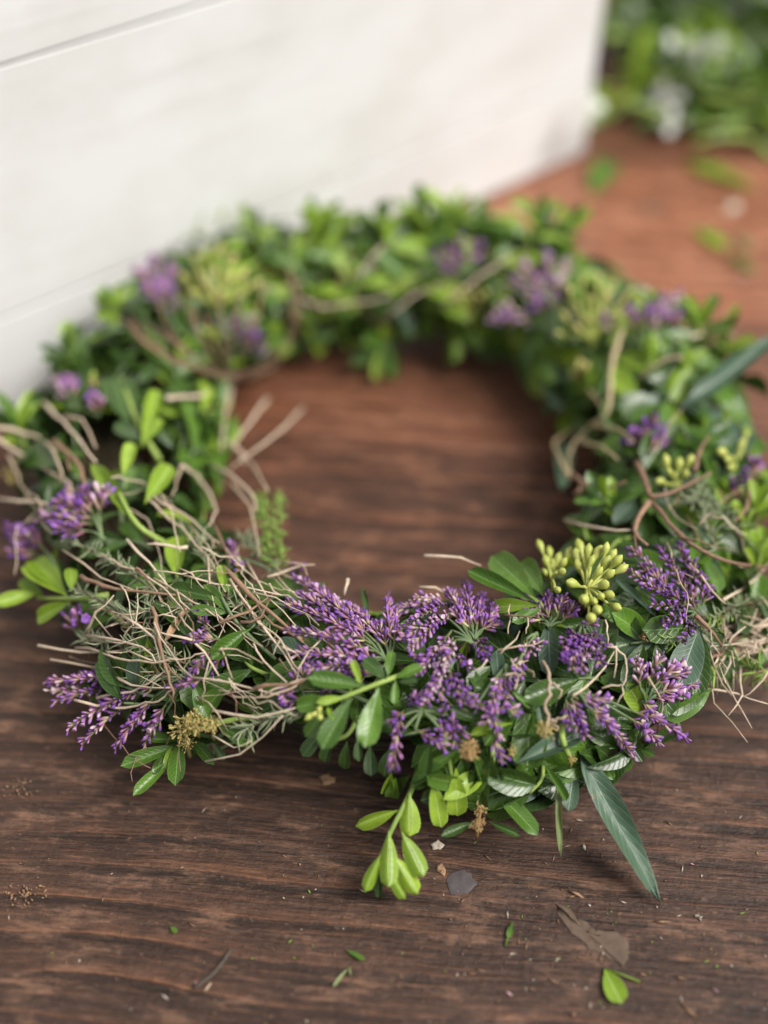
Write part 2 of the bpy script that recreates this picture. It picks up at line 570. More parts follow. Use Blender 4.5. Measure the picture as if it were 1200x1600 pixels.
def smooth_path(pts, per=4, kink=0.0):
    """Catmull-Rom through pts"""
    if len(pts) == 2:
        pts = [pts[0], pts[0].lerp(pts[1], 0.5), pts[1]]
    out = []
    P = [pts[0] * 2 - pts[1]] + list(pts) + [pts[-1] * 2 - pts[-2]]
    for i in range(1, len(P) - 2):
        a, b, c, d = P[i - 1], P[i], P[i + 1], P[i + 2]
        for k in range(per):
            t = k / per
            q = 0.5 * ((2 * b) + (c - a) * t + (2 * a - 5 * b + 4 * c - d) * t * t + (3 * b - a - 3 * c + d) * t ** 3)
            if kink:
                q = q + Vector((U(-kink, kink), U(-kink, kink), U(-kink, kink)))
            out.append(q)
    out.append(pts[-1].copy())
    return out


# ------------------------------------------------------------------ leaf templates
def leaf_template(shape, curl, fold, twist=0.0, wave=0.0, rows=9, hw=None):
    cols = [-1, -0.55, 0, 0.55, 1]
    V, UVs, F = [], [], []
    for i in range(rows + 1):
        t = i / rows
        if shape == 'oval':        # broad, blunt tip, short stalk
            w = 0.0 if t in (0,) else (max(0, t - 0.06) ** 0.80) * ((1.0 - t) ** 0.42) * 1.62
        elif shape == 'ovate':     # broadest below the middle, pointed
            w = (max(0, t - 0.05) ** 0.6) * ((1.0 - t) ** 0.8) * 1.86
        else:                      # lance
            w = (max(0, t - 0.02) ** 0.55) * ((1.0 - t) ** 0.75) * 1.72
        w = max(w, 0.035 if t < 0.5 else 0.0) * 0.5
        ang = twist * t
        for j, c in enumerate(cols):
            x = c * w
            z = fold * abs(x) - curl * (t * t) * 0.5 + wave * math.sin(t * 9 + c * 2) * abs(c) * 0.03 - 0.25 * x * x * (1 if fold < 0.2 else 0)
            ca, sa = math.cos(ang), math.sin(ang)
            V.append((x * ca - z * sa * 0.0, t, z + x * sa))
            UVs.append((c * 0.5 + 0.5, t))
    nc = len(cols)
    for i in range(rows):
        for j in range(nc - 1):
            F.append((i * nc + j, i * nc + j + 1, (i + 1) * nc + j + 1, (i + 1) * nc + j))
    return V, F, UVs


TPL = {}
for shp in ('oval', 'ovate', 'lance'):
    TPL[shp] = [leaf_template(shp, cu, fo, tw, wv) for cu, fo, tw, wv in
                ((0.15, 0.35, 0.0, 0.3), (0.4, 0.25, 0.15, 0.6), (-0.15, 0.45, -0.1, 0.4), (0.28, 0.6, 0.25, 0.5), (0.6, 0.3, -0.25, 0.7), (0.05, 0.2, 0.1, 1.0), (0.35, -0.55, 0.1, 0.2), (0.1, -0.4, -0.1, 0.3))]
TPL_MESH = {}


def tpl_mesh(shp, i, mat):
    key = (shp, i, mat)
    if key not in TPL_MESH:
        V, F, UVs = TPL[shp][i]
        mb = MB()
        mb.add([Vector(v) for v in V], F, UVs, 0.0)
        TPL_MESH[key] = mb.mesh('leaf', M[mat])
    return TPL_MESH[key]


LEAVES = []        # dicts: m (world matrix), shp, tpl, mat, sprig, hero


def add_leaf(base, tip, width, normal, mat='mid', shp='oval', sprig=None, hero=False, tpl=None, name='leaf'):
    d = tip - base
    L = d.length
    if L < 1e-5:
        return
    y = d / L
    z = normal - y * normal.dot(y)
    if z.length < 1e-4:
        z = frame_for(y)[0]
    z.normalize()
    x = y.cross(z)
    wd = width * L
    m = Matrix(((x.x * wd, y.x * L, z.x * L * 0.8, base.x), (x.y * wd, y.y * L, z.y * L * 0.8, base.y), (x.z * wd, y.z * L, z.z * L * 0.8, base.z), (0, 0, 0, 1)))
    LEAVES.append(dict(m=m, shp=shp, tpl=random.randrange(6) if tpl is None else tpl, mat=mat, sprig=sprig, hero=hero, L=L, name=name))


# ================================================================== TABLE
table = bpy.data.objects.new('wooden_table', None)
col.objects.link(table)
tag(table, 'dark brown weathered plank table top that the wreath lies on', 'table')
edges = [joint - 0.62, joint - 0.333, joint, joint + 0.118, joint + 0.30, joint + 0.52, joint + 0.76, joint + 1.05]  # short board past the joint, split so the painted light starts behind it


def plank(s0, s1, mat, x0=-1.3, x1=1.3, th=0.035):
    """board with eased long edges, its length along local x"""
    g = 0.0003
    e = 0.0007
    prof = [(s0 + g, -th), (s0 + g, -e), (s0 + g + e * 0.4, -e * 0.35), (s0 + g + e, 0), (s1 - g - e, 0), (s1 - g - e * 0.4, -e * 0.35), (s1 - g, -e), (s1 - g, -th)]
    mb = MB()
    V = [Vector((x, y, z)) for x in (x0, x1) for y, z in prof]
    n = len(prof)
    F = [(i, n + i, n + (i + 1) % n, (i + 1) % n) for i in range(n)]
    F += [tuple(range(n)), tuple(range(2 * n - 1, n - 1, -1))]
    mb.add(V, F)
    o = mb.build('plank', M[mat], table, smooth=False)
    o.rotation_euler = (0, 0, GA)
    return o


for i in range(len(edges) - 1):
    o = plank(edges[i], edges[i + 1], ('wood', 'wood', 'redwood', 'litredwood', 'redwood', 'litredwood', 'redwood')[i])
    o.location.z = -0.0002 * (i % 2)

# ================================================================== WHITE CRATE
ca, cb = at_z(912, 240), at_z(0, 652)
u = (ca - cb).normalized()                  # along the front boards, towards the corner
nrm = Vector((u.y, -u.x, 0))                # out of the front, towards the viewer
inw = -nrm
crate = bpy.data.objects.new('white_crate', None)
col.objects.link(crate)
crate.location = ca
tag(crate, 'white painted plank crate standing behind the wreath on the table', 'crate')


def face_h(px, py):
    d = ray(px, py)
    t = (ca - CAMP).dot(nrm) / d.dot(nrm)
    return (CAMP + d * t).z


h1 = face_h(0, 500)
h2 = face_h(0, 105)
print('crate seams', h1, h2)
LEN, DEP = 0.95, 0.34
HT = max(h2 + 0.13, 0.42)


def crate_board(x0, x1, d0, d1, z0, z1, name='plank', e=0.0005):
    """box in crate axes: x back along the front from the corner, d depth inwards; eased edges"""
    import bmesh
    bm = bmesh.new()
    bmesh.ops.create_cube(bm, size=1.0)
    for v in bm.verts:
        x = x0 if v.co.x < 0 else x1
        d = d0 if v.co.y < 0 else d1
        z = z0 if v.co.z < 0 else z1
        v.co = -u * x + inw * d + Vector((0, 0, z))
    bmesh.ops.recalc_face_normals(bm, faces=bm.faces)
    bmesh.ops.bevel(bm, geom=bm.edges[:], offset=e, segments=2, profile=0.6, affect='EDGES')
    me = bpy.data.meshes.new(name)
    bm.to_mesh(me)
    bm.free()
    me.materials.append(M['white'])
    o = bpy.data.objects.new(name, me)
    col.objects.link(o)
    o.parent = crate
    return o


g = 0.0007
T = 0.014
levels = [0.0015, h1, h2, HT]
for k in range(3):
    z0, z1 = levels[k] + (g if k else 0), levels[k + 1] - g
    crate_board(0, LEN, 0.0004 * k, T, z0, z1)                           # front
    crate_board(0.0006, LEN - 0.0006, DEP - T, DEP, z0, z1)             # back
    crate_board(0.0012, T, T + 0.0005, DEP - T - 0.0005, z0, z1)        # near end
    crate_board(LEN - T, LEN - 0.0012, T + 0.0005, DEP - T - 0.0005, z0, z1)
crate_board(T + 0.0005, LEN - T - 0.0005, T + 0.0005, DEP - T - 0.0005, 0.004, 0.014, 'base_board')

# ================================================================== WREATH
wreath = bpy.data.objects.new('wreath', None)
col.objects.link(wreath)
wreath.location = C
tag(wreath, 'round wreath of green leaves, purple flower sprays and dry twigs on the brown table', 'wreath')

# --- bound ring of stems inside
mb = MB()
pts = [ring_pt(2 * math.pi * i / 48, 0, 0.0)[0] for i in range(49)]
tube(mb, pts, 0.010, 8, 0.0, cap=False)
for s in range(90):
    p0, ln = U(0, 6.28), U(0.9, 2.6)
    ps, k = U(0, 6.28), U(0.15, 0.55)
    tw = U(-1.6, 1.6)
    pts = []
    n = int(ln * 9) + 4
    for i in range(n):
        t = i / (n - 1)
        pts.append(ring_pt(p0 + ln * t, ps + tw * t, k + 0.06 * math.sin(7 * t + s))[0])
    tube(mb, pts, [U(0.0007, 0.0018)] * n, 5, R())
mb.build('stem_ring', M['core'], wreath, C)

SPRIGS = []


def sprig_stem(pts, r0=0.0014, r1=0.0006, mat='stem', name='leafy_sprig', per=4):
    path = smooth_path(pts, per)
    n = len(path)
    mb = MB()
    tube(mb, path, [r0 + (r1 - r0) * i / (n - 1) for i in range(n)], 6)
    o = mb.build(name, M[mat], wreath, C)
    SPRIGS.append(o)
    return o, path


UP = Vector((0, 0, 1))


def cam_dir(p):
    return (CAMP - p).normalized()


def hero_leaf(bx, by, tx, ty, w, mat='mid', shp='oval', sprig=None, lb=0.006, lt=0.008, tilt=(0, 0), tpl=None, z=None, name='leaf'):
    b = W(bx, by, lb) if z is None else at_z(bx, by, z[0])
    t = W(tx, ty, lt) if z is None else at_z(tx, ty, z[1])
    n = (cam_dir(b) * 0.75 + UP * 0.45 + Vector((tilt[0], 0, tilt[1]))).normalized()
    add_leaf(b, t, w, n, mat, shp, sprig, True, tpl, name)


# sprig in the middle of the front
L1 = 0.017
s, _ = sprig_stem([W(640, 1050, 0.004), W(612, 1060, L1), W(560, 1080, L1), W(505, 1102, L1)], 0.0011, 0.0007)
for a in ((572, 1072, 481, 1060, .46, 'mid'), (592, 1074, 570, 1168, .54, 'mid'), (566, 1078, 549, 1028, .34, 'young'), (522, 1094, 461, 1104, .62, 'mid'),
          (548, 1092, 502, 1170, .56, 'mid'), (512, 1106, 476, 1152, .55, 'mid'), (540, 1090, 496, 1096, .42, 'young'), (606, 1060, 612, 1015, .52, 'mid'),
          (604, 1062, 568, 1028, .66, 'dark'), (618, 1060, 660, 1040, .55, 'mid'), (618, 1062, 616, 1100, .5, 'mid'), (622, 1066, 652, 1062, .6, 'dark'),
          (545, 1086, 556, 1062, .3, 'young'), (512, 1104, 520, 1124, .5, 'young')):
    hero_leaf(*a, sprig=s, lb=L1, lt=L1 + U(0, 0.004), tilt=(U(-.25, .25), 0))
# pale young sprig hanging at the front edge
zz = 0.03
s, _ = sprig_stem([at_z(660, 1180, 0.034), at_z(641, 1238, 0.030), at_z(612, 1296, 0.024), at_z(592, 1345, 0.019)], 0.0013, 0.0007)
for a in ((622, 1266, 552, 1290, .36), (640, 1240, 638, 1306, .62), (628, 1300, 662, 1370, .50), (608, 1298, 607, 1386, .42), (594, 1336, 570, 1394, .42),
          (614, 1335, 652, 1398, .46), (606, 1360, 636, 1405, .42)):
    zb = 0.030 - (a[1] - 1238) / 107 * 0.011
    hero_leaf(*a[:4], a[4] * 1.22, 'young', sprig=s, z=(zb + 0.002, max(0.006, zb - 0.004)), tilt=(U(-.2, .2), 0), tpl=random.choice((6, 7, 6, 3)))
hero_leaf(592, 1345, 591, 1402, .3, 'dark', sprig=s, z=(0.016, 0.006))
s, _ = sprig_stem([W(690, 1130, 0.0), W(700, 1180, 0.004), W(705, 1215, 0.006)], 0.0012, 0.0008)
for a in ((676, 1218, 690, 1294, .48, 'young'), (712, 1200, 716, 1284, .5, 'young'), (612, 1206, 606, 1242, .42, 'young'), (618, 1180, 608, 1206, .6, 'young'),
          (618, 1215, 610, 1255, .5, 'mid'), (640, 1212, 612, 1240, .5, 'dark'), (716, 1172, 664, 1206, .45, 'mid'), (672, 1160, 662, 1214, .55, 'dark')):
    hero_leaf(*a, sprig=s, lb=0.010, lt=0.010)
# leaves along the lower right of the front
s, _ = sprig_stem([W(760, 1120, 0.0), W(770, 1180, 0.006), W(762, 1230, 0.006)], 0.0012, 0.0008)
for a in ((772, 1232, 841, 1304, .44, 'mid'), (744, 1284, 690, 1306, .36, 'dark'), (764, 1284, 812, 1306, .36, 'dark'), (770, 1180, 752, 1246, .55, 'dark'),
          (752, 1128, 700, 1108, .5, 'dark'), (800, 1130, 736, 1146, .34, 'young'), (740, 1176, 762, 1222, .5, 'mid'), (746, 1190, 748, 1256, .55, 'dark'),
          (716, 1240, 748, 1210, .5, 'dark'), (640, 1225, 690, 1196, .5, 'dark'), (700, 1200, 648, 1230, .5, 'dark'), (782, 1200, 806, 1236, .5, 'dark')):
    hero_leaf(*a, sprig=s, lb=0.009, lt=0.010, tilt=(U(-.3, .3), 0))
s, _ = sprig_stem([W(880, 1110, 0.0), W(878, 1150, 0.012), W(892, 1190, 0.012)], 0.0014, 0.0009)
for a in ((808, 1192, 911, 1146, .44, 'grey'), (848, 1190, 882, 1250, .25, 'mid'), (812, 1192, 844, 1226, .36, 'mid'), (898, 1200, 888, 1264, .55, 'grey'),
          (906, 1176, 942, 1190, .7, 'dark'), (930, 1166, 968, 1192, .75, 'dark'), (938, 1186, 958, 1216, .6, 'mid'), (948, 1140, 990, 1176, .6, 'dark'),
          (780, 1076, 776, 1016, .48, 'grey'), (858, 968, 856, 1042, .5, 'grey'), (842, 1090, 846, 1130, .42, 'grey'), (984, 1160, 1004, 1190, .7, 'dark'),
          (820, 1060, 800, 1120, .55, 'dark'), (800, 1080, 832, 1106, .4, 'mid'), (1000, 1170, 1022, 1180, .8, 'dark'), (830, 1150, 796, 1178, .5, 'dark'),
          (728, 1040, 752, 1076, .6, 'dark'), (770, 1040, 730, 1070, .6, 'dark')):
    hero_leaf(*a, sprig=s, lb=0.010, lt=0.012, tilt=(U(-.3, .3), 0))
# sprig with bright leaves behind the flower crest
s, _ = sprig_stem([W(865, 965, 0.0), W(838, 940, 0.014), W(790, 905, 0.018)], 0.0014, 0.0008)
for a in ((838, 935, 764, 858, .48, 'mid'), (835, 940, 732, 894, .32, 'mid'), (842, 946, 762, 946, .4, 'young'), (850, 930, 806, 866, .5, 'mid'), (846, 950, 800, 972, .45, 'mid'),
          (840, 945, 790, 925, .4, 'dark')):
    hero_leaf(*a, sprig=s, lb=0.016, lt=0.018)
# sprig among the twigs
s, _ = sprig_stem([W(430, 1030, 0.0), W(372, 975, 0.014), W(345, 930, 0.016), W(342, 915, 0.017)], 0.0008, 0.0005, 'greystem')
for a in ((358, 958, 297, 952, .42, 'mid'), (392, 982, 330, 1028, .46, 'mid'), (350, 938, 262, 916, .38, 'dark'), (350, 925, 345, 885, .4, 'young'), (366, 965, 318, 912, .3, 'mid'),
          (345, 930, 370, 895, .35, 'mid'), (390, 985, 420, 955, .4, 'dark')):
    hero_leaf(*a, sprig=s, lb=0.014, lt=0.017)
s, _ = sprig_stem([W(560, 1120, 0.0), W(540, 1150, 0.004), W(500, 1160, 0.006)], 0.0011, 0.0007)
for a in ((505, 1140, 472, 1182), (542, 1158, 536, 1206), (578, 1164, 580, 1212), (610, 1168, 597, 1216), (520, 1150, 505, 1192),
          (560, 1150, 560, 1190)):
    hero_leaf(*a, U(.5, .66), random.choice(('dark', 'dark', 'mid')), sprig=s, lb=0.004, lt=0.006, tilt=(U(-.4, .4), U(-.3, .2)))
# lower left sprig with the straw flower heads
s, _ = sprig_stem([W(400, 1120, 0.0), W(340, 1130, 0.008), W(285, 1150, 0.010)], 0.0013, 0.0008)
for a in ((302, 1066, 324, 1120, .66, 'mid'), (358, 1066, 312, 1116, .6, 'mid'), (342, 1134, 398, 1162, .62, 'mid'), (278, 1158, 228, 1152, .42, 'mid'), (282, 1164, 188, 1196, .36, 'mid'),
          (270, 1186, 208, 1242, .34, 'mid'), (280, 1156, 274, 1230, .5, 'mid'), (300, 1154, 332, 1190, .5, 'dark'), (262, 1170, 240, 1210, .4, 'dark'), (330, 1160, 352, 1188, .5, 'dark'),
          (268, 1164, 258, 1196, .4, 'young')):
    hero_leaf(*a, sprig=s, lb=0.009, lt=0.011)
# big pale sprig at the left edge
s, _ = sprig_stem([W(170, 930, 0.0), W(120, 935, 0.008), W(60, 935, 0.010)], 0.0013, 0.0008)
for a in ((62, 925, -8, 945, .5, 'young'), (104, 930, 52, 886, .5, 'young'), (110, 940, 62, 968, .5, 'young'), (100, 925, 60, 880, .5, 'young'), (112, 925, 110, 882, .6, 'young'),
          (70, 935, 30, 905, .5, 'young'), (115, 945, 100, 975, .5, 'mid'), (120, 840, 90, 812, .6, 'mid')):
    hero_leaf(*a, sprig=s, lb=0.010, lt=0.010)
# bright leaves on the left limb
s, _ = sprig_stem([W(260, 850, 0.0), W(215, 820, 0.014), W(185, 770, 0.017)], 0.0013, 0.0008)
for a in ((216, 826, 142, 722, .18, 'young'), (205, 800, 152, 726, .2, 'young'), (226, 788, 266, 732, .48, 'young'), (192, 746, 206, 694, .48, 'young'), (222, 700, 246, 614, .3, 'young'),
          (228, 690, 252, 652, .5, 'young'), (160, 500, 166, 462, .34, 'young'), (300, 1000, 240, 930, .3, 'dark')):
    hero_leaf(*a, sprig=s, lb=0.012, lt=0.018)
s, _ = sprig_stem([W(250, 720, 0.0), W(215, 660, 0.010), W(190, 590, 0.012)], 0.0014, 0.0008)
for a in ((200, 660, 178, 588, .75, 'dark'), (222, 690, 180, 660, .8, 'dark'), (200, 640, 236, 640, .7, 'dark'), (150, 610, 100, 570, .6, 'dark'), (130, 640, 80, 630, .6, 'mid'),
          (310, 720, 330, 650, .4, 'mid'), (280, 740, 320, 690, .5, 'mid'), (270, 700, 240, 660, .6, 'dark'), (60, 660, 24, 640, .7, 'young'), (90, 730, 40, 700, .6, 'dark'),
          (215, 600, 250, 560, .6, 'dark'), (145, 600, 148, 580, .5, 'young'), (260, 620, 300, 590, .6, 'dark'), (340, 760, 350, 680, .4, 'mid')):
    hero_leaf(*a, sprig=s, lb=0.010, lt=0.014, tilt=(U(-.3, .3), 0))

# taller bright shoots along the far side
def shoot(bx, by, tx, ty, lpx, mats, n=4):
    b, t = W(bx, by, 0.002), W(bx, by, 0.002)
    dep = proj(b)[2]
    d = (CR * (tx - bx) - CU * (ty - by)) * (dep / FPX)
    t = b + d + CF * U(-.006, .006)
    s_, path = sprig_stem([b - UP * 0.008, b.lerp(t, 0.5) + Vector((U(-.003, .003), 0, 0)), t], 0.0011, 0.0006)
    L = lpx / FPX * dep
    for k in range(n + 1):
        i = min(len(path) - 2, int((0.3 + 0.7 * k / n) * (len(path) - 1)))
        ax = (path[i + 1] - path[i]).normalized()
        x, y = frame_for(ax)
        a0 = 1.57 * (k % 2) + U(-.4, .4)
        for sgn in (0, 1):
            o_ = x * math.cos(a0 + sgn * math.pi) + y * math.sin(a0 + sgn * math.pi)
            dd = (ax * U(0.6, 1.1) + o_ * U(0.5, 0.9)).normalized()
            add_leaf(path[i], path[i] + dd * L * U(0.75, 1.1), U(0.42, 0.56), (ax * 0.4 + cam_dir(b) * 0.6 + UP * 0.4 - o_ * 0.3).normalized(), random.choice(mats), 'oval', s_)


BR = ('young', 'mid', 'young')
GM = ('mid', 'mid', 'dark', 'young')
for bx, by, tx, ty, mts in ((300, 390, 285, 352, BR), (340, 380, 318, 345, BR), (400, 385, 395, 358, GM), (490, 385, 500, 352, BR), (530, 380, 528, 350, BR), (500, 440, 505, 400, BR), (480, 500, 540, 478, BR),
                            (600, 385, 590, 352, GM), (660, 375, 655, 335, GM), (695, 375, 700, 335, BR), (735, 380, 742, 340, GM), (850, 390, 848, 345, BR), (885, 400, 893, 352, BR), (1080, 540, 1092, 505, BR),
                            (1120, 555, 1130, 528, BR), (440, 420, 430, 380, GM), (190, 510, 172, 480, BR), (560, 470, 570, 430, GM), (640, 470, 630, 440, GM), (690, 500, 715, 520, BR), (600, 510, 595, 545, BR),
                            (1000, 600, 1020, 560, BR), (1050, 600, 1075, 560, BR), (1160, 830, 1180, 790, BR), (1170, 900, 1185, 860, BR), (950, 800, 940, 780, GM), (120, 580, 110, 560, GM), (40, 700, 25, 660, BR)):
    shoot(bx, by, tx, ty, U(48, 62), mts)

# long grey green leaves
LONG = [(904, 1172, 1033, 1411, .235, 'grey', None, 0.012, 0.012, (0.036, 0.004)), (872, 1222, 876, 1342, .125, 'olive', None, 0, 0, (0.03, 0.010)),
        (1062, 640, 1250, 500, .16, 'grey', None, 0.012, 0.02, None), (1000, 640, 1120, 590, .3, 'grey', None, 0.004, 0.006, None), (958, 900, 1024, 962, .18, 'grey', None, .01, .01, None),
        (1068, 985, 1100, 1044, .2, 'grey', None, .008, .008, None), (886, 690, 878, 765, .28, 'grey', None, .004, .004, None), (1105, 720, 1175, 660, .5, 'grey', None, .006, .01, None),
        (575, 960, 566, 915, .2, 'dark', None, .004, .006, None)]
for bx, by, tx, ty, w, mt, _, lb, lt, z in LONG:
    hero_leaf(bx, by, tx, ty, w, mt, 'lance', None, lb, lt, (U(-.15, .15), 0), 5, z, 'long_leaf')
hero_leaf(258, 1002, 292, 946, .26, 'drybract', 'lance', None, 0.014, 0.016, name='dry_leaf')

# --- filler sprigs all round
FLOW = -1


def level(p):
    return math.sqrt(max(0.0, ring_f(p) + 1))


LOW = [(-50, 1110), (60, 1150), (180, 1165), (270, 1180), (330, 1145), (420, 1110), (470, 1145), (540, 1190), (600, 1212), (700, 1280), (800, 1285), (900, 1262), (1000, 1195), (1060, 1130), (1250, 1060)]
TOP = [(-50, 640), (0, 630), (90, 560), (130, 500), (160, 480), (210, 415), (260, 355), (310, 345), (420, 350), (520, 338), (640, 325), (740, 328), (770, 345), (840, 355), (900, 350), (925, 420), (1000, 450), (1080, 480), (1140, 530), (1250, 620)]


def curve_y(tab, x):
    for (a, ya), (b, yb) in zip(tab, tab[1:]):
        if a <= x <= b:
            return ya + (yb - ya) * (x - a) / (b - a)
    return tab[0][1] if x < tab[0][0] else tab[-1][1]


def filler(phi, psi, ln, leaf_len, mats, pairs, kmax=1.2, spread=1.0, wr=(0.42, 0.6), lift=0.0):
    kmax = kmax + (U(-.34, .26) if lift else U(-.16, .18))
    wr = (0.5, 0.7)
    p, n, tg = ring_pt(phi, psi, 0.72)
    d = (tg * FLOW * U(0.25, 1.0) + n * U(0.55, 1.0) + UP * lift + Vector((U(-.4, .4), U(-.4, .4), U(-.3, .3))) * spread).normalized()
    p1 = p + d * ln * 0.5
    d2 = (d + Vector((U(-.4, .4), U(-.4, .4), U(-.35, .35)))).normalized()
    p2 = p1 + d2 * ln * 0.5
    for q in (p1, p2):
        lv = level(q)
        if lv > kmax - 0.1:
            q += n * (-(lv - kmax + 0.1) * 0.034)
        q.z = max(q.z, 0.006)
    path = smooth_path([p, p1, p2], 4)
    got = []
    m = len(path)
    side0 = U(0, math.pi)
    for k in range(pairs + 1):
        t = 0.25 + 0.75 * k / pairs
        i = min(m - 1, int(t * (m - 1)))
        q = path[i]
        ax = (path[min(i + 1, m - 1)] - path[max(i - 1, 0)]).normalized()
        x, y = frame_for(ax)
        a0 = side0 + (math.pi / 2) * (k % 2) * 0.7
        last = k == pairs
        L = leaf_len * (0.7 + 0.4 * math.sin(math.pi * min(t, 0.85)) + U(-.12, .12))
        for sgn in (0, 1) + ((2,) if last else ()):
            a = a0 + sgn * math.pi
            out_ = x * math.cos(a) + y * math.sin(a)
            fw = 0.55 if not last else 1.2
            if sgn == 2:
                out_, fw = n, 2.5
            dd = (ax * fw + out_ + UP * 0.1).normalized()
            tip = q + dd * L
            ok = False
            for tr in range(6):
                if level(tip) <= kmax + U(-.06, .06):
                    ok = True
                    break
                dd = (dd - n * 0.45 + Vector((U(-.2, .2), U(-.2, .2), U(-.2, .1)))).normalized()
                tip = q + dd * L
            if not ok:
                continue
            tx_, ty_, _d = proj(tip)                       # keep to the outline the wreath has
            if max(ty_, proj(q)[1], proj(q.lerp(tip, 0.6))[1] + 12) > curve_y(LOW, tx_) + U(-12, 8) or ty_ < curve_y(TOP, tx_) - U(0, 16):
                continue
            if tip.z < 0.004:
                tip.z = 0.004 + R() * 0.004
            nn = (ax * 0.5 + n * 0.7 + UP * 0.6 - out_ * 0.25 + Vector((U(-.5, .5), U(-.5, .5), U(-.3, .3)))).normalized()
            mt = random.choices(list(mats), list(mats.values()))[0]
            if last and mt == 'dark' and R() < 0.35:
                mt = 'mid'
            got.append((q, tip, U(*wr), nn, mt, 'oval' if R() < 0.75 else 'ovate', i))
    if len(got) < 2:
        return
    end = max(g_[-1] for g_ in got)
    pts = [path[0], path[max(1, end // 2)], path[max(2, end)]]
    s, _ = sprig_stem(pts, 0.0010, 0.0005, random.choice(('stem', 'greystem', 'greystem')))
    for g_ in got:
        add_leaf(*g_[:-1], s)


D2 = math.radians
DARKS = {'dark': 5, 'mid': 2, 'young': 0.25, 'grey': 0.6}
GREEN = {'dark': 2, 'mid': 4, 'young': 2.8, 'grey': 0.2}
BRIGHT = {'dark': 2.0, 'mid': 3, 'young': 4.6}
# (from, to, count, psi range, length, leaf length, colours, pairs)
ZONES = [(0, 360, 64, (-20, 200), (0.014, 0.022), (0.016, 0.022), {'dark': 6, 'mid': 1}, 3, 0.92),
         (232, 330, 32, (-30, 70), (0.022, 0.034), (0.020, 0.029), DARKS, 3, 1.22),
         (232, 330, 16, (60, 150), (0.018, 0.03), (0.016, 0.022), DARKS, 3, 1.1),
         (236, 335, 14, (-50, 20), (0.020, 0.034), (0.020, 0.028), DARKS, 3, 1.32),
         (184, 236, 12, (-30, 170), (0.018, 0.03), (0.016, 0.022), DARKS, 3, 0.95),
         (138, 190, 34, (-35, 200), (0.020, 0.034), (0.019, 0.026), {'dark': 4, 'mid': 4, 'young': 1.4}, 3, 1.2),
         (60, 142, 44, (-10, 150), (0.020, 0.036), (0.018, 0.026), BRIGHT, 3, 1.34),
         (52, 140, 26, (120, 225), (0.018, 0.03), (0.016, 0.024), GREEN, 3, 1.1),
         (-10, 62, 34, (-30, 190), (0.020, 0.036), (0.018, 0.026), GREEN, 3, 1.22),
         (-40, -5, 18, (-20, 170), (0.020, 0.034), (0.018, 0.026), {'dark': 2, 'mid': 2, 'young': 1.5, 'grey': 1}, 3, 1.05)]
for a0, a1, n, (q0, q1), ll, lf, mats, pr, km in ZONES:
    for i in range(n):
        filler(D2(a0 + (a1 - a0) * (i + U(0.1, 0.9)) / n), D2(U(q0, q1)), U(*ll), U(*lf), mats, pr, km, lift=0.15 if mats is BRIGHT else 0.0)


# --- purple flower sprays
def floret_tpl(kind):
    if kind == 0:
        prof = [(0.0, 0.04), (0.18, 0.085), (0.5, 0.112), (0.78, 0.145), (0.93, 0.10), (1.0, 0.02)]
    elif kind == 1:
        prof = [(0.0, 0.05), (0.2, 0.10), (0.55, 0.14), (0.8, 0.20), (0.96, 0.27), (0.9, 0.16), (0.82, 0.02)]
    else:
        prof = [(0.0, 0.04), (0.25, 0.08), (0.6, 0.10), (0.85, 0.12), (1.0, 0.03)]
    sd = 6
    V, F, UVs = [], [], []
    for i, (t, r) in enumerate(prof):
        for k in range(sd):
            a = 2 * math.pi * k / sd
            rr = r * (1.18 if (k % 2 and kind == 1 and i > 2) else 1.0)
            V.append((rr * math.cos(a), t, rr * math.sin(a)))
            UVs.append((k / sd, max(t, 0.75) if i > 3 else t))
    for i in range(len(prof) - 1):
        for k in range(sd):
            k2 = (k + 1) % sd
            F.append((i * sd + k, (i + 1) * sd + k, (i + 1) * sd + k2, i * sd + k2))
    F.append(tuple((len(prof) - 1) * sd + k for k in range(sd - 1, -1, -1)))
    return V, F, UVs


FT = [floret_tpl(k) for k in range(3)]


def place(mb, tpl, base, direc, L, rad=1.0, rnd=0.0):
    x, z = frame_for(direc)
    d = direc.normalized()
    V, F, UVs = tpl
    mb.add([base + (x * v[0] * rad + z * v[2] * rad + d * v[1]) * L for v in V], F, UVs, rnd)


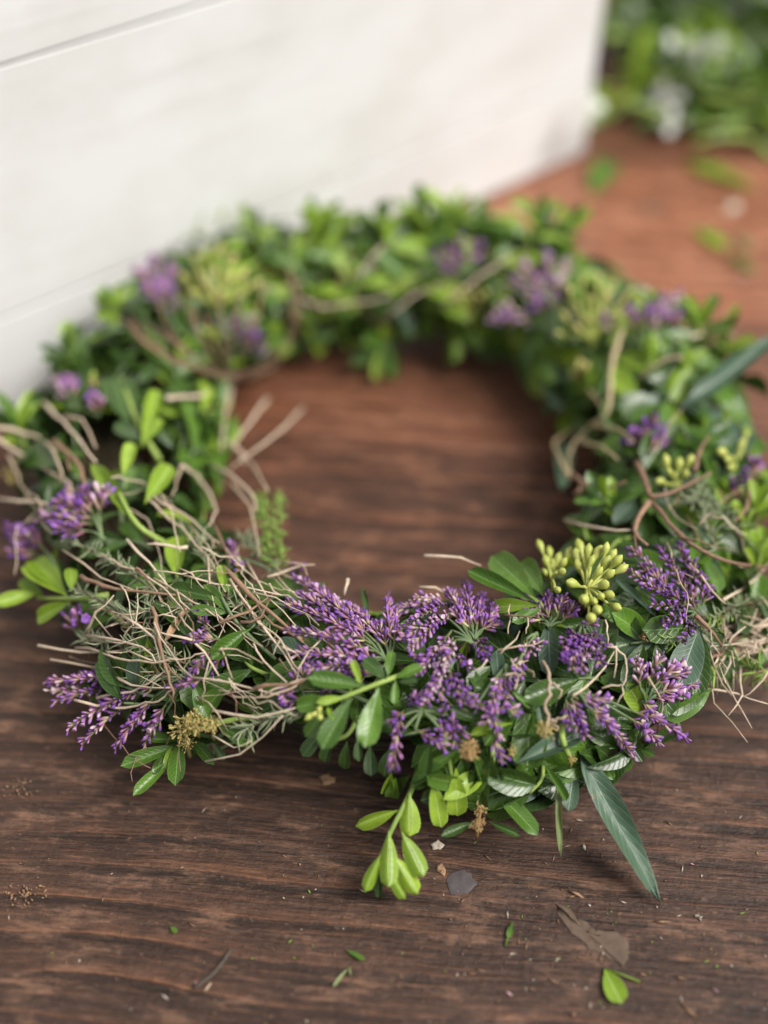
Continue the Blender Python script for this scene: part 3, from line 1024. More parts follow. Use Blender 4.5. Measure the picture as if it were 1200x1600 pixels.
def spike(b, t, spray, dens=1.0, fl=0.0042, tone=None):
    """one sided curled spike of slender florets"""
    d = t - b
    L = d.length
    sag = (cam_dir(b) * 0.5 + UP * 0.5) * L * U(0.06, 0.16)
    path = smooth_path([b, b.lerp(t, 0.5) + sag, t], 8)
    mb = MB()
    tube(mb, path, [0.00055] * len(path), 4, 0.05)
    mb.uv = [(0.5, 0.0)] * len(mb.uv)
    n = max(8, int(L / (fl * 0.21) * dens))
    tone = (U(-0.14, 0.16) if tone is None else tone) - 0.07 + U(-.06, .06) + (0.26 if R() < 0.2 else 0)
    face = (cam_dir(b) * 0.8 + UP * 0.5 + Vector((U(-.5, .5), U(-.5, .5), U(-.3, .3)))).normalized()
    for i in range(n):
        s = (i + U(0, 0.6)) / n
        f = 0.12 + 0.88 * s
        k = min(len(path) - 2, int(f * (len(path) - 1)))
        ax = (path[k + 1] - path[k]).normalized()
        q = path[k].lerp(path[k + 1], min(1, f * (len(path) - 1) - k))
        side = ax.cross(face).normalized()
        up = side.cross(ax)
        sg = (-1, 1, 0.35, -0.35)[i % 4]
        o = (side * sg * U(0.8, 1.0) + up * (U(0.2, 0.5) if abs(sg) == 1 else U(0.7, 1.0))).normalized()
        dd = (ax * U(0.95, 1.3) + o * U(0.75, 1.0)).normalized()
        ln = fl * U(0.6, 1.25) * (1.0 - 0.3 * max(0, s - 0.7) / 0.3)
        kind = 1 if R() < 0.08 else (2 if R() < 0.3 else 0)
        rr = min(1, max(0, random.betavariate(2, 2.4) + tone))
        place(mb, FT[kind], q, dd, ln, 1.0, rr)
    o = mb.build('flower_spike', M['floret'], spray, C)
    return o


def spray(hub, tips, lh=0.012, lt=0.014, start=0.42, dens=1.0, fl=0.0042, tone=None, root=None):
    H = W(*hub, lh)
    mb = MB()
    hp = W(root[0], root[1], 0.0) if root else H - (cam_dir(H) * 0.6 + UP * 0.6) * 0.02
    tube(mb, smooth_path([hp, hp.lerp(H, 0.6) + Vector((U(-.002, .002), U(-.002, .002), 0)), H], 3), 0.0009, 5)
    jobs = []
    for tp in tips:
        if len(tp) == 4:
            B, T = W(tp[0], tp[1], lh + U(-.002, .002)), W(tp[2], tp[3], lt + U(-.003, .003))
        else:
            T = W(tp[0], tp[1], lt + U(-.003, .003))
            B = H.lerp(T, start + U(-.1, .1))
        tube(mb, smooth_path([H, H.lerp(B, 0.5) + UP * 0.001, B], 3), 0.0006, 4)
        jobs.append((B, T))
    o = mb.build('flower_spray', M['greystem'], wreath, C)
    for B, T in jobs:
        spike(B, T, o, dens, fl, tone)
    return o


# crest of the front
spray((602, 1030), [(588, 1004, 462, 904), (590, 1012, 448, 942), (560, 1000, 470, 925), (585, 1018, 452, 985), (580, 1030, 458, 1020), (560, 985, 490, 915), (570, 1040, 480, 1045)],
      0.012, 0.016, dens=1.15, tone=0.06)
spray((608, 1035), [(600, 1000, 515, 935), (604, 1010, 556, 950), (606, 1015, 590, 975), (590, 1050, 510, 1060), (596, 1045, 545, 1010), (598, 1040, 530, 1035), (610, 1000, 604, 935), (615, 1010, 620, 948),
                    (580, 1055, 505, 1075), (600, 1030, 560, 1050)], 0.008, 0.010, dens=1.1, tone=-0.12)
spray((738, 1005), [(706, 938, 624, 986), (700, 945, 632, 948), (708, 955, 640, 1012), (706, 985, 655, 1055), (708, 995, 676, 1078), (698, 965, 628, 1000), (700, 940, 650, 935), (712, 1000, 690, 1040)],
      0.016, 0.018, dens=1.15, tone=0.16)
spray((712, 1030), [(694, 1040, 668, 1098), (702, 1048, 745, 1106), (690, 1036, 690, 1090), (700, 1045, 722, 1100), (700, 1020, 650, 1030), (705, 1020, 735, 1045)], 0.013, 0.015, dens=1.15, tone=0.0)
spray((742, 1000), [(738, 990, 704, 926), (740, 985, 726, 914), (744, 985, 752, 930), (750, 990, 778, 945), (744, 995, 762, 1030), (750, 985, 775, 975), (735, 975, 735, 940), (730, 985, 700, 950)],
      0.012, 0.014, dens=1.15, tone=-0.16)
spray((790, 1040), [(784, 1050, 764, 1112), (788, 1048, 790, 1100), (745, 1100, 778, 1112), (776, 1106, 808, 1114), (770, 1116, 780, 1152), (770, 1146, 784, 1188), (775, 1100, 760, 1130), (790, 1060, 775, 1085)],
      0.013, 0.014, dens=1.1, tone=-0.05)
spray((838, 990), [(820, 1000, 814, 1038), (828, 1000, 846, 1012), (822, 1000, 830, 1018), (812, 1030, 794, 1066), (815, 1035, 806, 1062)], 0.014, 0.015, dens=0.8, tone=0.2)
spray((660, 1110), [(650, 1108, 646, 1090), (640, 1100, 656, 1092), (695, 1120, 690, 1102), (712, 1150, 704, 1128), (700, 1150, 722, 1142), (648, 1140, 692, 1164), (700, 1155, 690, 1140), (626, 1120, 618, 1160),
                    (622, 1150, 614, 1198), (632, 1110, 612, 1130), (705, 1120, 712, 1160)], 0.011, 0.012, dens=1.2, fl=0.0044, tone=-0.06)
spray((858, 980), [(850, 968, 820, 930), (862, 962, 852, 930), (878, 972, 896, 948), (850, 970, 825, 960), (870, 965, 880, 935), (845, 975, 810, 950), (860, 970, 845, 945)], 0.010, 0.012, dens=1.15, tone=-0.14)
spray((910, 975), [(904, 990, 880, 1032), (914, 994, 906, 1048), (922, 990, 938, 1038), (904, 982, 928, 974), (900, 985, 878, 1008), (912, 985, 925, 1025), (908, 985, 892, 1045), (918, 985, 945, 1010)], 0.015, 0.018, dens=1.15, tone=-0.05)
spray((1090, 960), [(985, 858), (1002, 886), (1030, 856), (1062, 850), (1085, 880), (1045, 925), (1036, 975), (1066, 1004), (1010, 915), (1100, 900), (1060, 900), (1020, 945), (1080, 930), (975, 890), (1110, 920)],
      0.010, 0.016, 0.3, tone=-0.12)
spray((1010, 1100), [(1000, 1075, 996, 1034), (1010, 1070, 1032, 1024), (1020, 1075, 1062, 1036), (1025, 1085, 1098, 1070), (1015, 1090, 1052, 1092), (1000, 1095, 1020, 1110), (1015, 1060, 1000, 1040), (1040, 1060, 1075, 1050),
                     (1030, 1060, 1050, 1040), (1020, 1100, 1070, 1080)], 0.013, 0.016, dens=1.1, tone=0.08)
spray((900, 1080), [(895, 1088, 942, 1112), (918, 1104, 988, 1178), (890, 1096, 914, 1150), (892, 1090, 906, 1128), (930, 1110, 958, 1140), (905, 1090, 950, 1096), (985, 1110, 1070, 1152), (980, 1120, 1030, 1160), (884, 1092, 892, 1135)],
      0.014, 0.014, dens=1.15, tone=-0.02)
# left front
spray((300, 1055), [(190, 1060, 72, 1066), (190, 1075, 86, 1096), (195, 1085, 106, 1138), (210, 1095, 128, 1162), (235, 1100, 180, 1168), (240, 1090, 205, 1142), (220, 1080, 150, 1110), (200, 1060, 110, 1062), (260, 1100, 230, 1150),
                    (250, 1075, 170, 1090), (160, 1080, 80, 1080), (255, 1120, 225, 1165)], 0.008, 0.010, dens=0.9, tone=0.12)
spray((350, 1010), [(345, 1000, 292, 1000), (332, 1012, 300, 1052), (330, 990, 310, 965), (350, 1020, 330, 1050), (320, 1060, 270, 1075)], 0.012, 0.012, tone=-0.05)
spray((468, 1070), [(460, 1062, 440, 1096), (470, 1078, 458, 1050), (466, 1080, 445, 1080), (475, 1090, 450, 1100), (470, 1060, 480, 1040)], 0.010, 0.011, dens=1.1, tone=-0.1)
spray((372, 870), [(370, 880, 360, 850), (385, 895, 370, 880), (440, 900, 470, 885)], 0.010, 0.012, tone=-0.1)
# left limb
spray((160, 840), [(150, 815, 92, 785), (150, 820, 66, 812), (155, 805, 162, 770), (145, 805, 128, 768), (140, 830, 100, 830), (150, 800, 110, 770)], 0.010, 0.014, fl=0.007, tone=-0.08)
spray((85, 880), [(60, 870, 18, 826), (60, 870, 24, 862), (70, 860, 40, 835), (120, 985, 130, 960), (125, 990, 110, 965)], 0.006, 0.008, fl=0.007, tone=0.0)
spray((115, 640), [(110, 630, 92, 592), (115, 630, 110, 600), (155, 650, 152, 625)], 0.006, 0.01, fl=0.007, tone=0.2)
# rear left
spray((280, 520), [(258, 480, 212, 420), (258, 475, 238, 402), (262, 480, 268, 412), (255, 480, 246, 440), (260, 490, 225, 450), (270, 500, 270, 460)], 0.016, 0.026, fl=0.0062, dens=0.8, tone=0.06)
spray((395, 570), [(390, 550, 368, 490), (395, 550, 400, 498), (400, 560, 412, 540), (385, 545, 380, 510), (395, 560, 410, 520)], 0.016, 0.026, fl=0.0062, dens=0.8, tone=0.08)
# rear right
spray((870, 530), [(850, 480, 818, 412), (855, 470, 850, 398), (865, 470, 884, 408), (835, 500, 778, 482), (840, 490, 826, 460), (860, 490, 800, 440), (840, 510, 770, 500), (870, 490, 860, 440), (850, 500, 830, 430)],
      0.016, 0.028, fl=0.0062, dens=0.8, tone=0.1)
spray((722, 440), [(715, 425, 678, 402), (720, 420, 718, 378), (725, 420, 748, 384), (720, 430, 700, 390), (712, 430, 690, 420)], 0.016, 0.026, fl=0.0062, dens=0.7, tone=-0.05)
spray((1000, 540), [(1020, 510, 1062, 462), (1015, 505, 1036, 474), (1030, 510, 1078, 484), (990, 520, 980, 488), (1000, 515, 1010, 480), (960, 520, 945, 500), (1010, 520, 1050, 490)], 0.016, 0.026, fl=0.0062, dens=0.8, tone=0.08)
spray((1010, 712), [(1005, 700, 988, 682), (1010, 700, 1022, 664), (1015, 705, 1036, 690), (1008, 700, 1005, 670)], 0.008, 0.012, fl=0.007, tone=-0.14)
spray((1175, 770), [(1165, 760, 1150, 745), (1170, 750, 1180, 730)], 0.008, 0.012, fl=0.007, tone=-0.1)


# --- bud clusters and seed heads
BUDM = {}


def bud_mesh(mat):
    if mat not in BUDM:
        mb = MB()
        prof = [(0.0, 0.045), (0.16, 0.06), (0.36, 0.12), (0.58, 0.195), (0.74, 0.205), (0.88, 0.125), (1.0, 0.02)]
        V, F, UVs = [], [], []
        for i, (t, r) in enumerate(prof):
            for k in range(8):
                a = 2 * math.pi * k / 8
                V.append(Vector((r * math.cos(a), t, r * math.sin(a))))
                UVs.append((k / 8, t))
        for i in range(len(prof) - 1):
            for k in range(8):
                k2 = (k + 1) % 8
                F.append((i * 8 + k, (i + 1) * 8 + k, (i + 1) * 8 + k2, i * 8 + k2))
        F.append(tuple(6 * 8 + k for k in range(7, -1, -1)))
        mb.add(V, F, UVs)
        BUDM[mat] = mb.mesh('bud', M[mat])
    return BUDM[mat]


def bud_cluster(hub, buds, lh, lt, mat, size, stem='bud'):
    H = W(*hub, lh)
    mb = MB()
    tube(mb, smooth_path([H - (cam_dir(H) + UP) * 0.011, H], 2), 0.001, 5)
    pl = []
    for bx, by in buds:
        T = W(bx, by, lt + U(-.005, .004))
        d = (T - H)
        if d.length < 1e-4:
            continue
        d.normalize()
        dd = (d + UP * 0.25 + cam_dir(T) * 0.15 + Vector((U(-.2, .2), U(-.2, .2), U(-.2, .2)))).normalized()
        sz = size * U(0.75, 1.15)
        base = T - dd * sz * 0.8
        tube(mb, smooth_path([H, H.lerp(base, 0.5) + UP * 0.001, base + dd * sz * 0.08], 3), 0.00065, 5)
        pl.append((base, dd, sz))
    o = mb.build('bud_cluster', M[stem], wreath, C)
    for base, dd, sz in pl:
        x, z = frame_for(dd)
        m = Matrix(((x.x, dd.x, z.x, 0), (x.y, dd.y, z.y, 0), (x.z, dd.z, z.z, 0), (0, 0, 0, 1))) @ Matrix.Diagonal((sz * 1.0, sz, sz * 1.0, 1))
        m.translation = base - C
        b = bpy.data.objects.new('bud', bud_mesh(mat))
        col.objects.link(b)
        b.parent = o
        b.matrix_local = m
    return o


bud_cluster((917, 922), [(902, 880), (920, 856), (937, 858), (960, 862), (938, 890), (956, 894), (976, 886), (890, 910), (940, 932), (912, 936), (934, 954), (924, 966), (966, 950), (904, 848), (926, 872), (950, 874), (968, 872), (946, 912), (928, 940), (955, 930), (900, 862), (948, 852)], 0.020, 0.030, 'bud', 0.0088)
bud_cluster((862, 905), [(842, 848), (850, 892), (874, 868), (880, 892), (872, 922), (864, 876), (890, 860), (858, 858), (882, 876), (852, 872)], 0.018, 0.030, 'bud', 0.0078)
bud_cluster((335, 480), [(300, 400), (320, 390), (345, 385), (365, 400), (285, 430), (310, 425), (335, 420), (360, 430), (380, 425), (300, 455), (330, 455), (350, 460), (395, 445), (320, 440), (375, 460), (405, 440)], 0.016, 0.030, 'tanbud', 0.0085)
bud_cluster((925, 530), [(890, 450), (910, 436), (935, 430), (960, 440), (985, 455), (900, 475), (925, 465), (950, 460), (975, 470), (880, 490), (940, 485), (915, 495), (965, 490), (900, 510), (870, 520), (1000, 462), (945, 450)], 0.016, 0.030, 'tanbud', 0.0075)
bud_cluster((735, 490), [(705, 455), (722, 450), (740, 448), (760, 455), (730, 462), (750, 462), (715, 465)], 0.016, 0.028, 'tanbud', 0.0075)
bud_cluster((1060, 760), [(1045, 735), (1030, 750), (1062, 720), (1080, 715), (1040, 715), (1028, 752), (1055, 742), (1072, 738)], 0.010, 0.018, 'bud', 0.008)
bud_cluster((1150, 725), [(1125, 705), (1140, 730), (1165, 675), (1160, 690), (1135, 718)], 0.008, 0.014, 'bud', 0.009)
bud_cluster((905, 590), [(902, 575), (915, 570), (895, 585), (905, 565)], 0.008, 0.014, 'tanbud', 0.010)
bud_cluster((498, 1108), [(488, 1118), (480, 1122), (500, 1122)], 0.020, 0.022, 'bud', 0.006)


def seed_head(px, py, rpx, lift, mat, n):
    c = W(px, py, lift)
    r = rpx / FPX * proj(c)[2]
    mb = MB()
    tube(mb, smooth_path([c - (cam_dir(c) + UP) * 0.010, c], 2), 0.0007, 5)
    for i in range(int(n * 2.6)):
        d = Vector((random.gauss(0, 1), random.gauss(0, 1), random.gauss(0, 1))).normalized()
        d = (d + cam_dir(c) * 0.5).normalized()
        b = c + d * r * U(0.1, 0.65) + Vector((U(-1, 1), U(-1, 1), U(-.6, .6))) * r * 0.3
        d2 = (d + Vector((U(-.5, .5), U(-.5, .5), U(-.5, .5)))).normalized()
        ln = r * U(0.22, 0.45)
        kind = random.choice((0, 1, 2, 2))
        place(mb, FT[kind], b, d2, ln, 0.85, R())
        if R() < 0.5:
            for q in range(2):
                d3 = (d2 + Vector((U(-.4, .4), U(-.4, .4), U(-.4, .4)))).normalized()
                tube(mb, [b + d2 * ln * 0.7, b + d2 * ln * 0.8 + d3 * ln * 0.5], [0.00018, 0.00026], 4, R())
    return mb.build('seed_head', M[mat], wreath, C)


seed_head(288, 1138, 26, 0.016, 'seed', 46)
seed_head(306, 1128, 22, 0.018, 'seed', 36)
seed_head(330, 1132, 16, 0.016, 'seed', 26)
seed_head(292, 1160, 16, 0.014, 'seed', 24)
seed_head(733, 1172, 19, 0.014, 'dryseed', 40)
seed_head(750, 1266, 11, 0.012, 'dryseed', 24)
seed_head(747, 1288, 13, 0.012, 'dryseed', 26)
seed_head(852, 1138, 18, 0.015, 'seed', 30)
seed_head(800, 1172, 10, 0.012, 'seed', 16)
seed_head(893, 1186, 9, 0.015, 'seed', 12)
seed_head(1008, 994, 10, 0.010, 'dryseed', 16)
seed_head(146, 596, 12, 0.012, 'seed', 16)
seed_head(18, 742, 18, 0.006, 'seed', 20)

# --- dry twigs
NTW = [0]


def twig(pts, r_px=3.5, mat='twig', lift=0.016, taper=0.38, kink=0.0004, fork=0.35, zs=None):
    w = [W(p[0], p[1], (p[2] if len(p) > 2 else lift)) for p in pts]
    r = r_px / FPX * 0.45 * 0.74
    path = smooth_path(w, 4 if len(w) > 3 or r_px > 5 else 2, kink * (1.0 if r_px > 5 else 1.9))
    n = len(path)
    mb = MB()
    rr = [r * (1 - (1 - taper) * i / (n - 1)) * U(0.78, 1.12) for i in range(n)]
    tube(mb, path, rr, 6, R())
    if R() < fork and n > 5:
        i = random.randrange(2, n - 2)
        d = (path[i + 1] - path[i]).normalized()
        sd = (d + Vector((U(-1, 1), U(-1, 1), U(-.6, .8)))).normalized()
        ln = U(0.006, 0.014)
        tube(mb, [path[i], path[i] + sd * ln * 0.6, path[i] + sd * ln + Vector((U(-.002, .002), U(-.002, .002), 0))], [rr[i] * 0.8, rr[i] * 0.65, rr[i] * 0.4], 5, R())
    NTW[0] += 1
    return mb.build('twig', M[mat], wreath, C)


HERO_TW = [
    ([(232, 783), (270, 815), (322, 865), (352, 925)], 4), ([(240, 775), (300, 812), (345, 852), (374, 878)], 4), ([(285, 728), (268, 775)], 4), ([(285, 728), (315, 752), (336, 790), (326, 822)], 5),
    ([(320, 718), (392, 768), (400, 800)], 5), ([(360, 756), (392, 792), (406, 868)], 4), ([(200, 845), (232, 882), (262, 914)], 3.5), ([(215, 888), (255, 920), (296, 964)], 3.2), ([(284, 900), (335, 912), (440, 930)], 3),
    ([(360, 908), (398, 962), (436, 1002), (470, 1050)], 3.4), ([(385, 876), (420, 932), (462, 978)], 3.2), ([(420, 902), (455, 888), (492, 882)], 3.6), ([(296, 855), (230, 850)], 4),
    ([(133, 990), (220, 1013), (244, 1036)], 4), ([(133, 990), (150, 958), (178, 930)], 4), ([(170, 1050), (208, 1070), (268, 1075)], 4), ([(118, 1094), (180, 1106), (240, 1096), (268, 1078)], 4), ([(150, 1092), (205, 1082), (258, 1048)], 4),
    ([(295, 1060), (360, 1066), (436, 1086)], 3.2), ([(398, 1004), (410, 1032), (448, 1066)], 3.0), ([(395, 958), (440, 1020), (474, 1064)], 3), ([(335, 1110), (400, 1120), (462, 1106)], 3.4), ([(324, 1191), (378, 1174), (442, 1118)], 3.2),
    ([(330, 1150), (368, 1165), (392, 1158)], 2.6), ([(298, 990), (342, 1056)], 3.4), ([(344, 1000), (363, 1060)], 3), ([(120, 1010), (200, 1030), (270, 1032), (320, 1020)], 3.6), ([(80, 1030), (150, 1045), (240, 1050)], 3.6),
    ([(60, 1010), (130, 1018), (190, 1020)], 4), ([(410, 1085), (450, 1068), (490, 1060)], 3), ([(300, 1000), (260, 990), (200, 980)], 3.2), ([(190, 960), (240, 1000), (250, 1040)], 3.4), ([(440, 880), (470, 880), (480, 900)], 3),
    ([(470, 1065), (430, 1085), (390, 1090), (340, 1078)], 3.0), ([(280, 960), (300, 985), (330, 1000)], 2.6), ([(240, 905), (300, 940), (360, 975), (410, 1010)], 3.0), ([(160, 870), (220, 900), (262, 950), (280, 985)], 3.0),
    ([(100, 860), (160, 905), (230, 930)], 2.6), ([(500, 1000), (470, 1040), (455, 1080)], 2.4), ([(545, 905), (538, 930)], 4.5), ([(665, 868), (720, 872), (752, 884)], 4.5), ([(655, 915), (700, 928), (730, 935)], 4.5),
    # small broken bits between the flowers
    ([(797, 944, .02), (794, 990, .02)], 2.2), ([(823, 960, .02), (822, 990, .02)], 2.2), ([(780, 1022, .018), (798, 1005, .02), (812, 986, .018)], 2.4), ([(762, 1034, .018), (744, 1047, .018)], 2.2), ([(797, 1032, .02), (821, 1055, .02)], 2.2),
    ([(788, 1053, .02), (814, 1055, .02)], 2.2), ([(804, 1078, .018), (816, 1052, .018)], 2.2), ([(780, 1018, .018), (830, 1006, .018), (850, 1000, .018)], 2.4), ([(826, 1045, .018), (834, 1058, .018)], 2.2),
    ([(943, 1005), (974, 1026), (978, 1066), (964, 1100)], 3.2), ([(893, 1088), (930, 1060), (960, 1018)], 2.8), ([(943, 1074), (972, 1069)], 2.6), ([(851, 1035, .016), (859, 1069, .018), (855, 1102, .018), (862, 1126, .018), (886, 1118, .018)], 4.6),
    ([(862, 1066), (876, 1078), (872, 1092)], 2.6), ([(862, 1126), (872, 1142)], 3), ([(1012, 1060), (1036, 1100), (1026, 1146)], 3.2), ([(1000, 1125), (1030, 1115)], 3), ([(945, 970), (950, 1005)], 2.6),
    ([(1078, 880), (1110, 920), (1134, 944)], 4), ([(1080, 960), (1100, 985)], 4), ([(885, 815), (935, 828), (990, 828)], 5), ([(1130, 935), (1180, 905), (1200, 880)], 4),
    # left edge
    ([(-20, 676), (50, 720), (112, 756)], 7), ([(-20, 664), (50, 680), (80, 700), (98, 745)], 6), ([(66, 628), (110, 672), (150, 722)], 6), ([(100, 650), (130, 655), (150, 700)], 5), ([(0, 780), (60, 785), (110, 800)], 5),
    # over the hole
    ([(361, 604), (352, 650), (346, 704)], 6), ([(418, 624), (390, 660), (350, 716)], 6), ([(472, 638), (430, 680), (352, 738)], 6), ([(354, 690), (390, 720), (418, 766)], 6),
    ([(260, 622), (310, 618), (330, 610)], 7),
    # pale needles over the rear right
    ([(600, 500), (650, 462), (700, 440)], 5), ([(690, 480), (750, 430), (820, 390), (850, 380)], 5), ([(470, 470), (520, 478), (600, 466), (645, 450)], 5), ([(560, 430), (600, 380), (620, 360)], 5),
    ([(1075, 560), (1040, 560), (1000, 590)], 5), ([(1060, 530), (1110, 520), (1150, 525)], 5)]
for p, r in HERO_TW:
    twig(p, r, 'twig')
BROWN = [([(350, 888), (404, 940), (474, 1004)], 7), ([(345, 972), (385, 955), (428, 928)], 4), ([(376, 972), (405, 962), (425, 930)], 4), ([(395, 1074), (430, 1070), (476, 1064)], 5), ([(240, 948), (250, 1000), (264, 1056), (270, 1092)], 5),
         ([(788, 962, .02), (832, 964, .02)], 3), ([(1086, 960), (1110, 985), (1128, 1010)], 6), ([(125, 900), (180, 920), (280, 930)], 6), ([(215, 885), (232, 905)], 4), ([(85, 690), (122, 726), (134, 760)], 8),
         ([(470, 1000), (430, 975), (400, 940)], 5), ([(1015, 780), (1080, 850), (1150, 880), (1198, 886)], 7), ([(1012, 784), (992, 828), (1012, 852)], 8), ([(995, 722), (1010, 758), (1020, 775), (1062, 764), (1112, 738)], 8),
         ([(892, 742), (930, 764), (978, 752)], 7), ([(1170, 748), (1166, 792), (1148, 816)], 6), ([(1085, 735), (1096, 700), (1110, 680)], 6), ([(1172, 745), (1182, 790), (1180, 830)], 6), ([(330, 820), (350, 850), (360, 880)], 5),
         # cradle of curved twigs at the rear left
         ([(190, 500), (250, 545), (345, 584), (420, 566), (462, 500), (452, 430)], 4.6), ([(230, 505), (290, 552), (350, 580)], 4.6), ([(300, 480), (312, 530), (350, 578)], 4.2), ([(372, 470), (362, 530), (360, 580)], 4.2), ([(340, 450), (350, 520), (356, 580)], 4.2),
         ([(450, 420), (470, 490), (440, 560), (390, 588)], 4.2), ([(250, 470), (270, 530), (330, 575)], 4.2), ([(415, 440), (400, 500), (380, 560)], 4.2), ([(205, 520), (270, 565), (360, 592), (430, 575)], 4.6),
         ([(200, 495), (262, 550), (340, 590), (400, 580)], 4), ([(320, 490), (335, 540), (362, 585)], 3.6), ([(260, 520), (310, 560), (365, 588)], 3.8), ([(405, 480), (385, 530), (366, 582)], 3.6), ([(455, 470), (450, 530), (400, 582)], 4),
         ([(285, 440), (300, 500), (340, 570)], 3.4)]
for p, r in BROWN:
    twig(p, r, 'bark', 0.028 if p[0][1] < 620 else 0.018)
for p, r in [([(972, 518), (956, 568), (950, 640), (920, 668), (893, 700), (888, 748)], 7.5), ([(920, 610), (945, 640)], 6), ([(888, 745), (876, 720), (868, 690), (900, 668)], 7), ([(905, 690), (940, 700), (965, 718)], 7), ([(920, 665), (960, 670), (990, 690)], 6)]:
    twig(p, r, 'vine', 0.018)
# loose tangle of fine dry twigs on the left front and thin ones elsewhere


def rnd_twig(cx, cy, sx, sy, ang, spread, ln, r, mat, lift):
    x, y = random.gauss(cx, sx), random.gauss(cy, sy)
    a = math.radians(random.gauss(ang, spread))
    pts = [(x, y, lift + U(-.006, .008))]
    for k in range(random.choice((2, 2, 3))):
        x += math.cos(a) * ln * U(0.3, 0.6)
        y += math.sin(a) * ln * U(0.3, 0.6)
        a += random.choice((-1, 1)) * U(0.05, 0.55)
        pts.append((x, y, lift + U(-.008, .010)))
    twig(pts, r * U(0.42, 0.9), mat, kink=0.0005)


for i in range(30):
    rnd_twig(330, 930, 70, 60, 42, 26, U(60, 150), 2.9, 'twig' if R() < .75 else 'bark', 0.014)
for i in range(22):
    rnd_twig(200, 1000, 55, 42, 12, 40, U(60, 130), 3.0, 'twig' if R() < .75 else 'bark', 0.011)
for i in range(11):
    rnd_twig(390, 1060, 45, 30, 5, 30, U(50, 110), 2.4, 'twig' if R() < .7 else 'bark', 0.010)
for i in range(8):
    rnd_twig(110, 760, 45, 40, 40, 25, U(60, 130), 3.6, 'twig', 0.012)
for i in range(12):
    rnd_twig(1080, 790, 60, 60, 30, 50, U(50, 120), 3.4, 'twig' if R() < .5 else 'bark', 0.012)
for i in range(26):
    rnd_twig(600, 430, 200, 40, -30, 60, U(60, 130), 3.2, 'twig' if R() < .6 else 'bark', 0.012)
for i in range(10):
    rnd_twig(800, 1060, 110, 50, 60, 60, U(25, 50), 2.0, 'twig', 0.010)
print('twigs', NTW[0])


# --- needle sprigs
def needle_sprig(pts, lift, mat, n, ln_px, r_px=1.4, stem='bark', droop=0.0, spread=1.0, sr=1.6):
    w = [W(p[0], p[1], lift) for p in pts]
    path = smooth_path(w, 5, 0.0002)
    mb = MB()
    tube(mb, path, sr / FPX * 0.45, 5)
    o = mb.build('needle_sprig', M[stem], wreath, C)
    nb = MB()
    for i in range(n):
        f = R() * (len(path) - 1.01)
        k = int(f)
        q = path[k].lerp(path[k + 1], f - k)
        ax = (path[k + 1] - path[k]).normalized()
        d = (ax * U(0.2, 1.0) + Vector((U(-1, 1), U(-1, 1), U(-.7, 1))) * spread - UP * droop).normalized()
        L = ln_px * U(0.6, 1.25) / FPX * 0.45
        mid = q + d * L * 0.55
        end = q + (d + Vector((U(-.3, .3), U(-.3, .3), U(-.4, .2)))).normalized() * L
        end.z, mid.z = max(end.z, 0.002), max(mid.z, 0.002)
        rr = r_px / FPX * 0.45
        tube(nb, [q, mid, end], [rr, rr * 0.95, rr * 0.5], 4, R())
    no = nb.build('needles', M[mat], o, C)
    tag(no, kind='stuff')
    return o


for p, m_, n, l in [([(250, 930), (180, 880), (100, 840)], 'needle', 90, 26), ([(270, 1010), (190, 960), (120, 920)], 'needle', 90, 26), ([(300, 1040), (220, 1010), (130, 1000)], 'needle', 90, 28), ([(330, 960), (250, 950), (180, 960)], 'needle', 80, 26),
                    ([(430, 1000), (380, 960), (330, 900), (310, 840)], 'needle', 100, 24), ([(480, 1110), (430, 1120), (380, 1140)], 'needle', 70, 30), ([(420, 880), (415, 820), (405, 770)], 'gneedle', 120, 22),
                    ([(435, 890), (435, 830), (432, 775)], 'gneedle', 110, 20), ([(440, 900), (400, 860), (380, 840)], 'needle', 80, 22), ([(1120, 860), (1100, 800), (1090, 750)], 'needle', 90, 28), ([(1150, 830), (1110, 790), (1060, 780)], 'needle', 90, 28),
                    ([(1140, 960), (1090, 985), (1040, 1000)], 'gneedle', 60, 24), ([(1190, 940), (1140, 950), (1100, 990)], 'needle', 60, 26), ([(300, 1060), (240, 1055), (170, 1060)], 'needle', 60, 26)]:
    needle_sprig(p, 0.010, m_, n, l)
# tan tangle at the right edge
needle_sprig([(1215, 968), (1160, 992), (1120, 1020)], 0.012, 'twig', 46, 62, 1.7, 'bark', 0.25, 1.0, 3.2)
needle_sprig([(1220, 1002), (1165, 1012), (1110, 1028)], 0.012, 'twig', 40, 60, 1.7, 'bark', 0.35, 0.9, 3.2)
needle_sprig([(1210, 1040), (1180, 1050), (1160, 1030)], 0.012, 'gneedle', 26, 40, 1.9, 'bark', 0.0, 0.8, 2)
for p, r in [([(1104, 1027), (1119, 1099), (1168, 1160)], 2.8), ([(1129, 1050), (1150, 1092), (1175, 1138)], 2.8), ([(1160, 1042), (1157, 1087), (1138, 1118)], 2.6), ([(1087, 1055), (1114, 1050), (1150, 1046)], 2.6), ([(1098, 1076), (1150, 1084), (1200, 1100)], 2.8),
             ([(1200, 1000), (1150, 1018), (1100, 1030)], 3), ([(1205, 1014), (1150, 1030), (1110, 1048)], 2.8), ([(1200, 975), (1160, 988), (1140, 1000)], 3.6), ([(1105, 1020), (1130, 1070), (1160, 1110)], 2.6), ([(1210, 990), (1170, 1005), (1110, 1010)], 2.8),
             ([(1200, 1050), (1180, 1075), (1160, 1090)], 2.6)]:
    twig(p, r, 'twig', 0.013, fork=0.2)

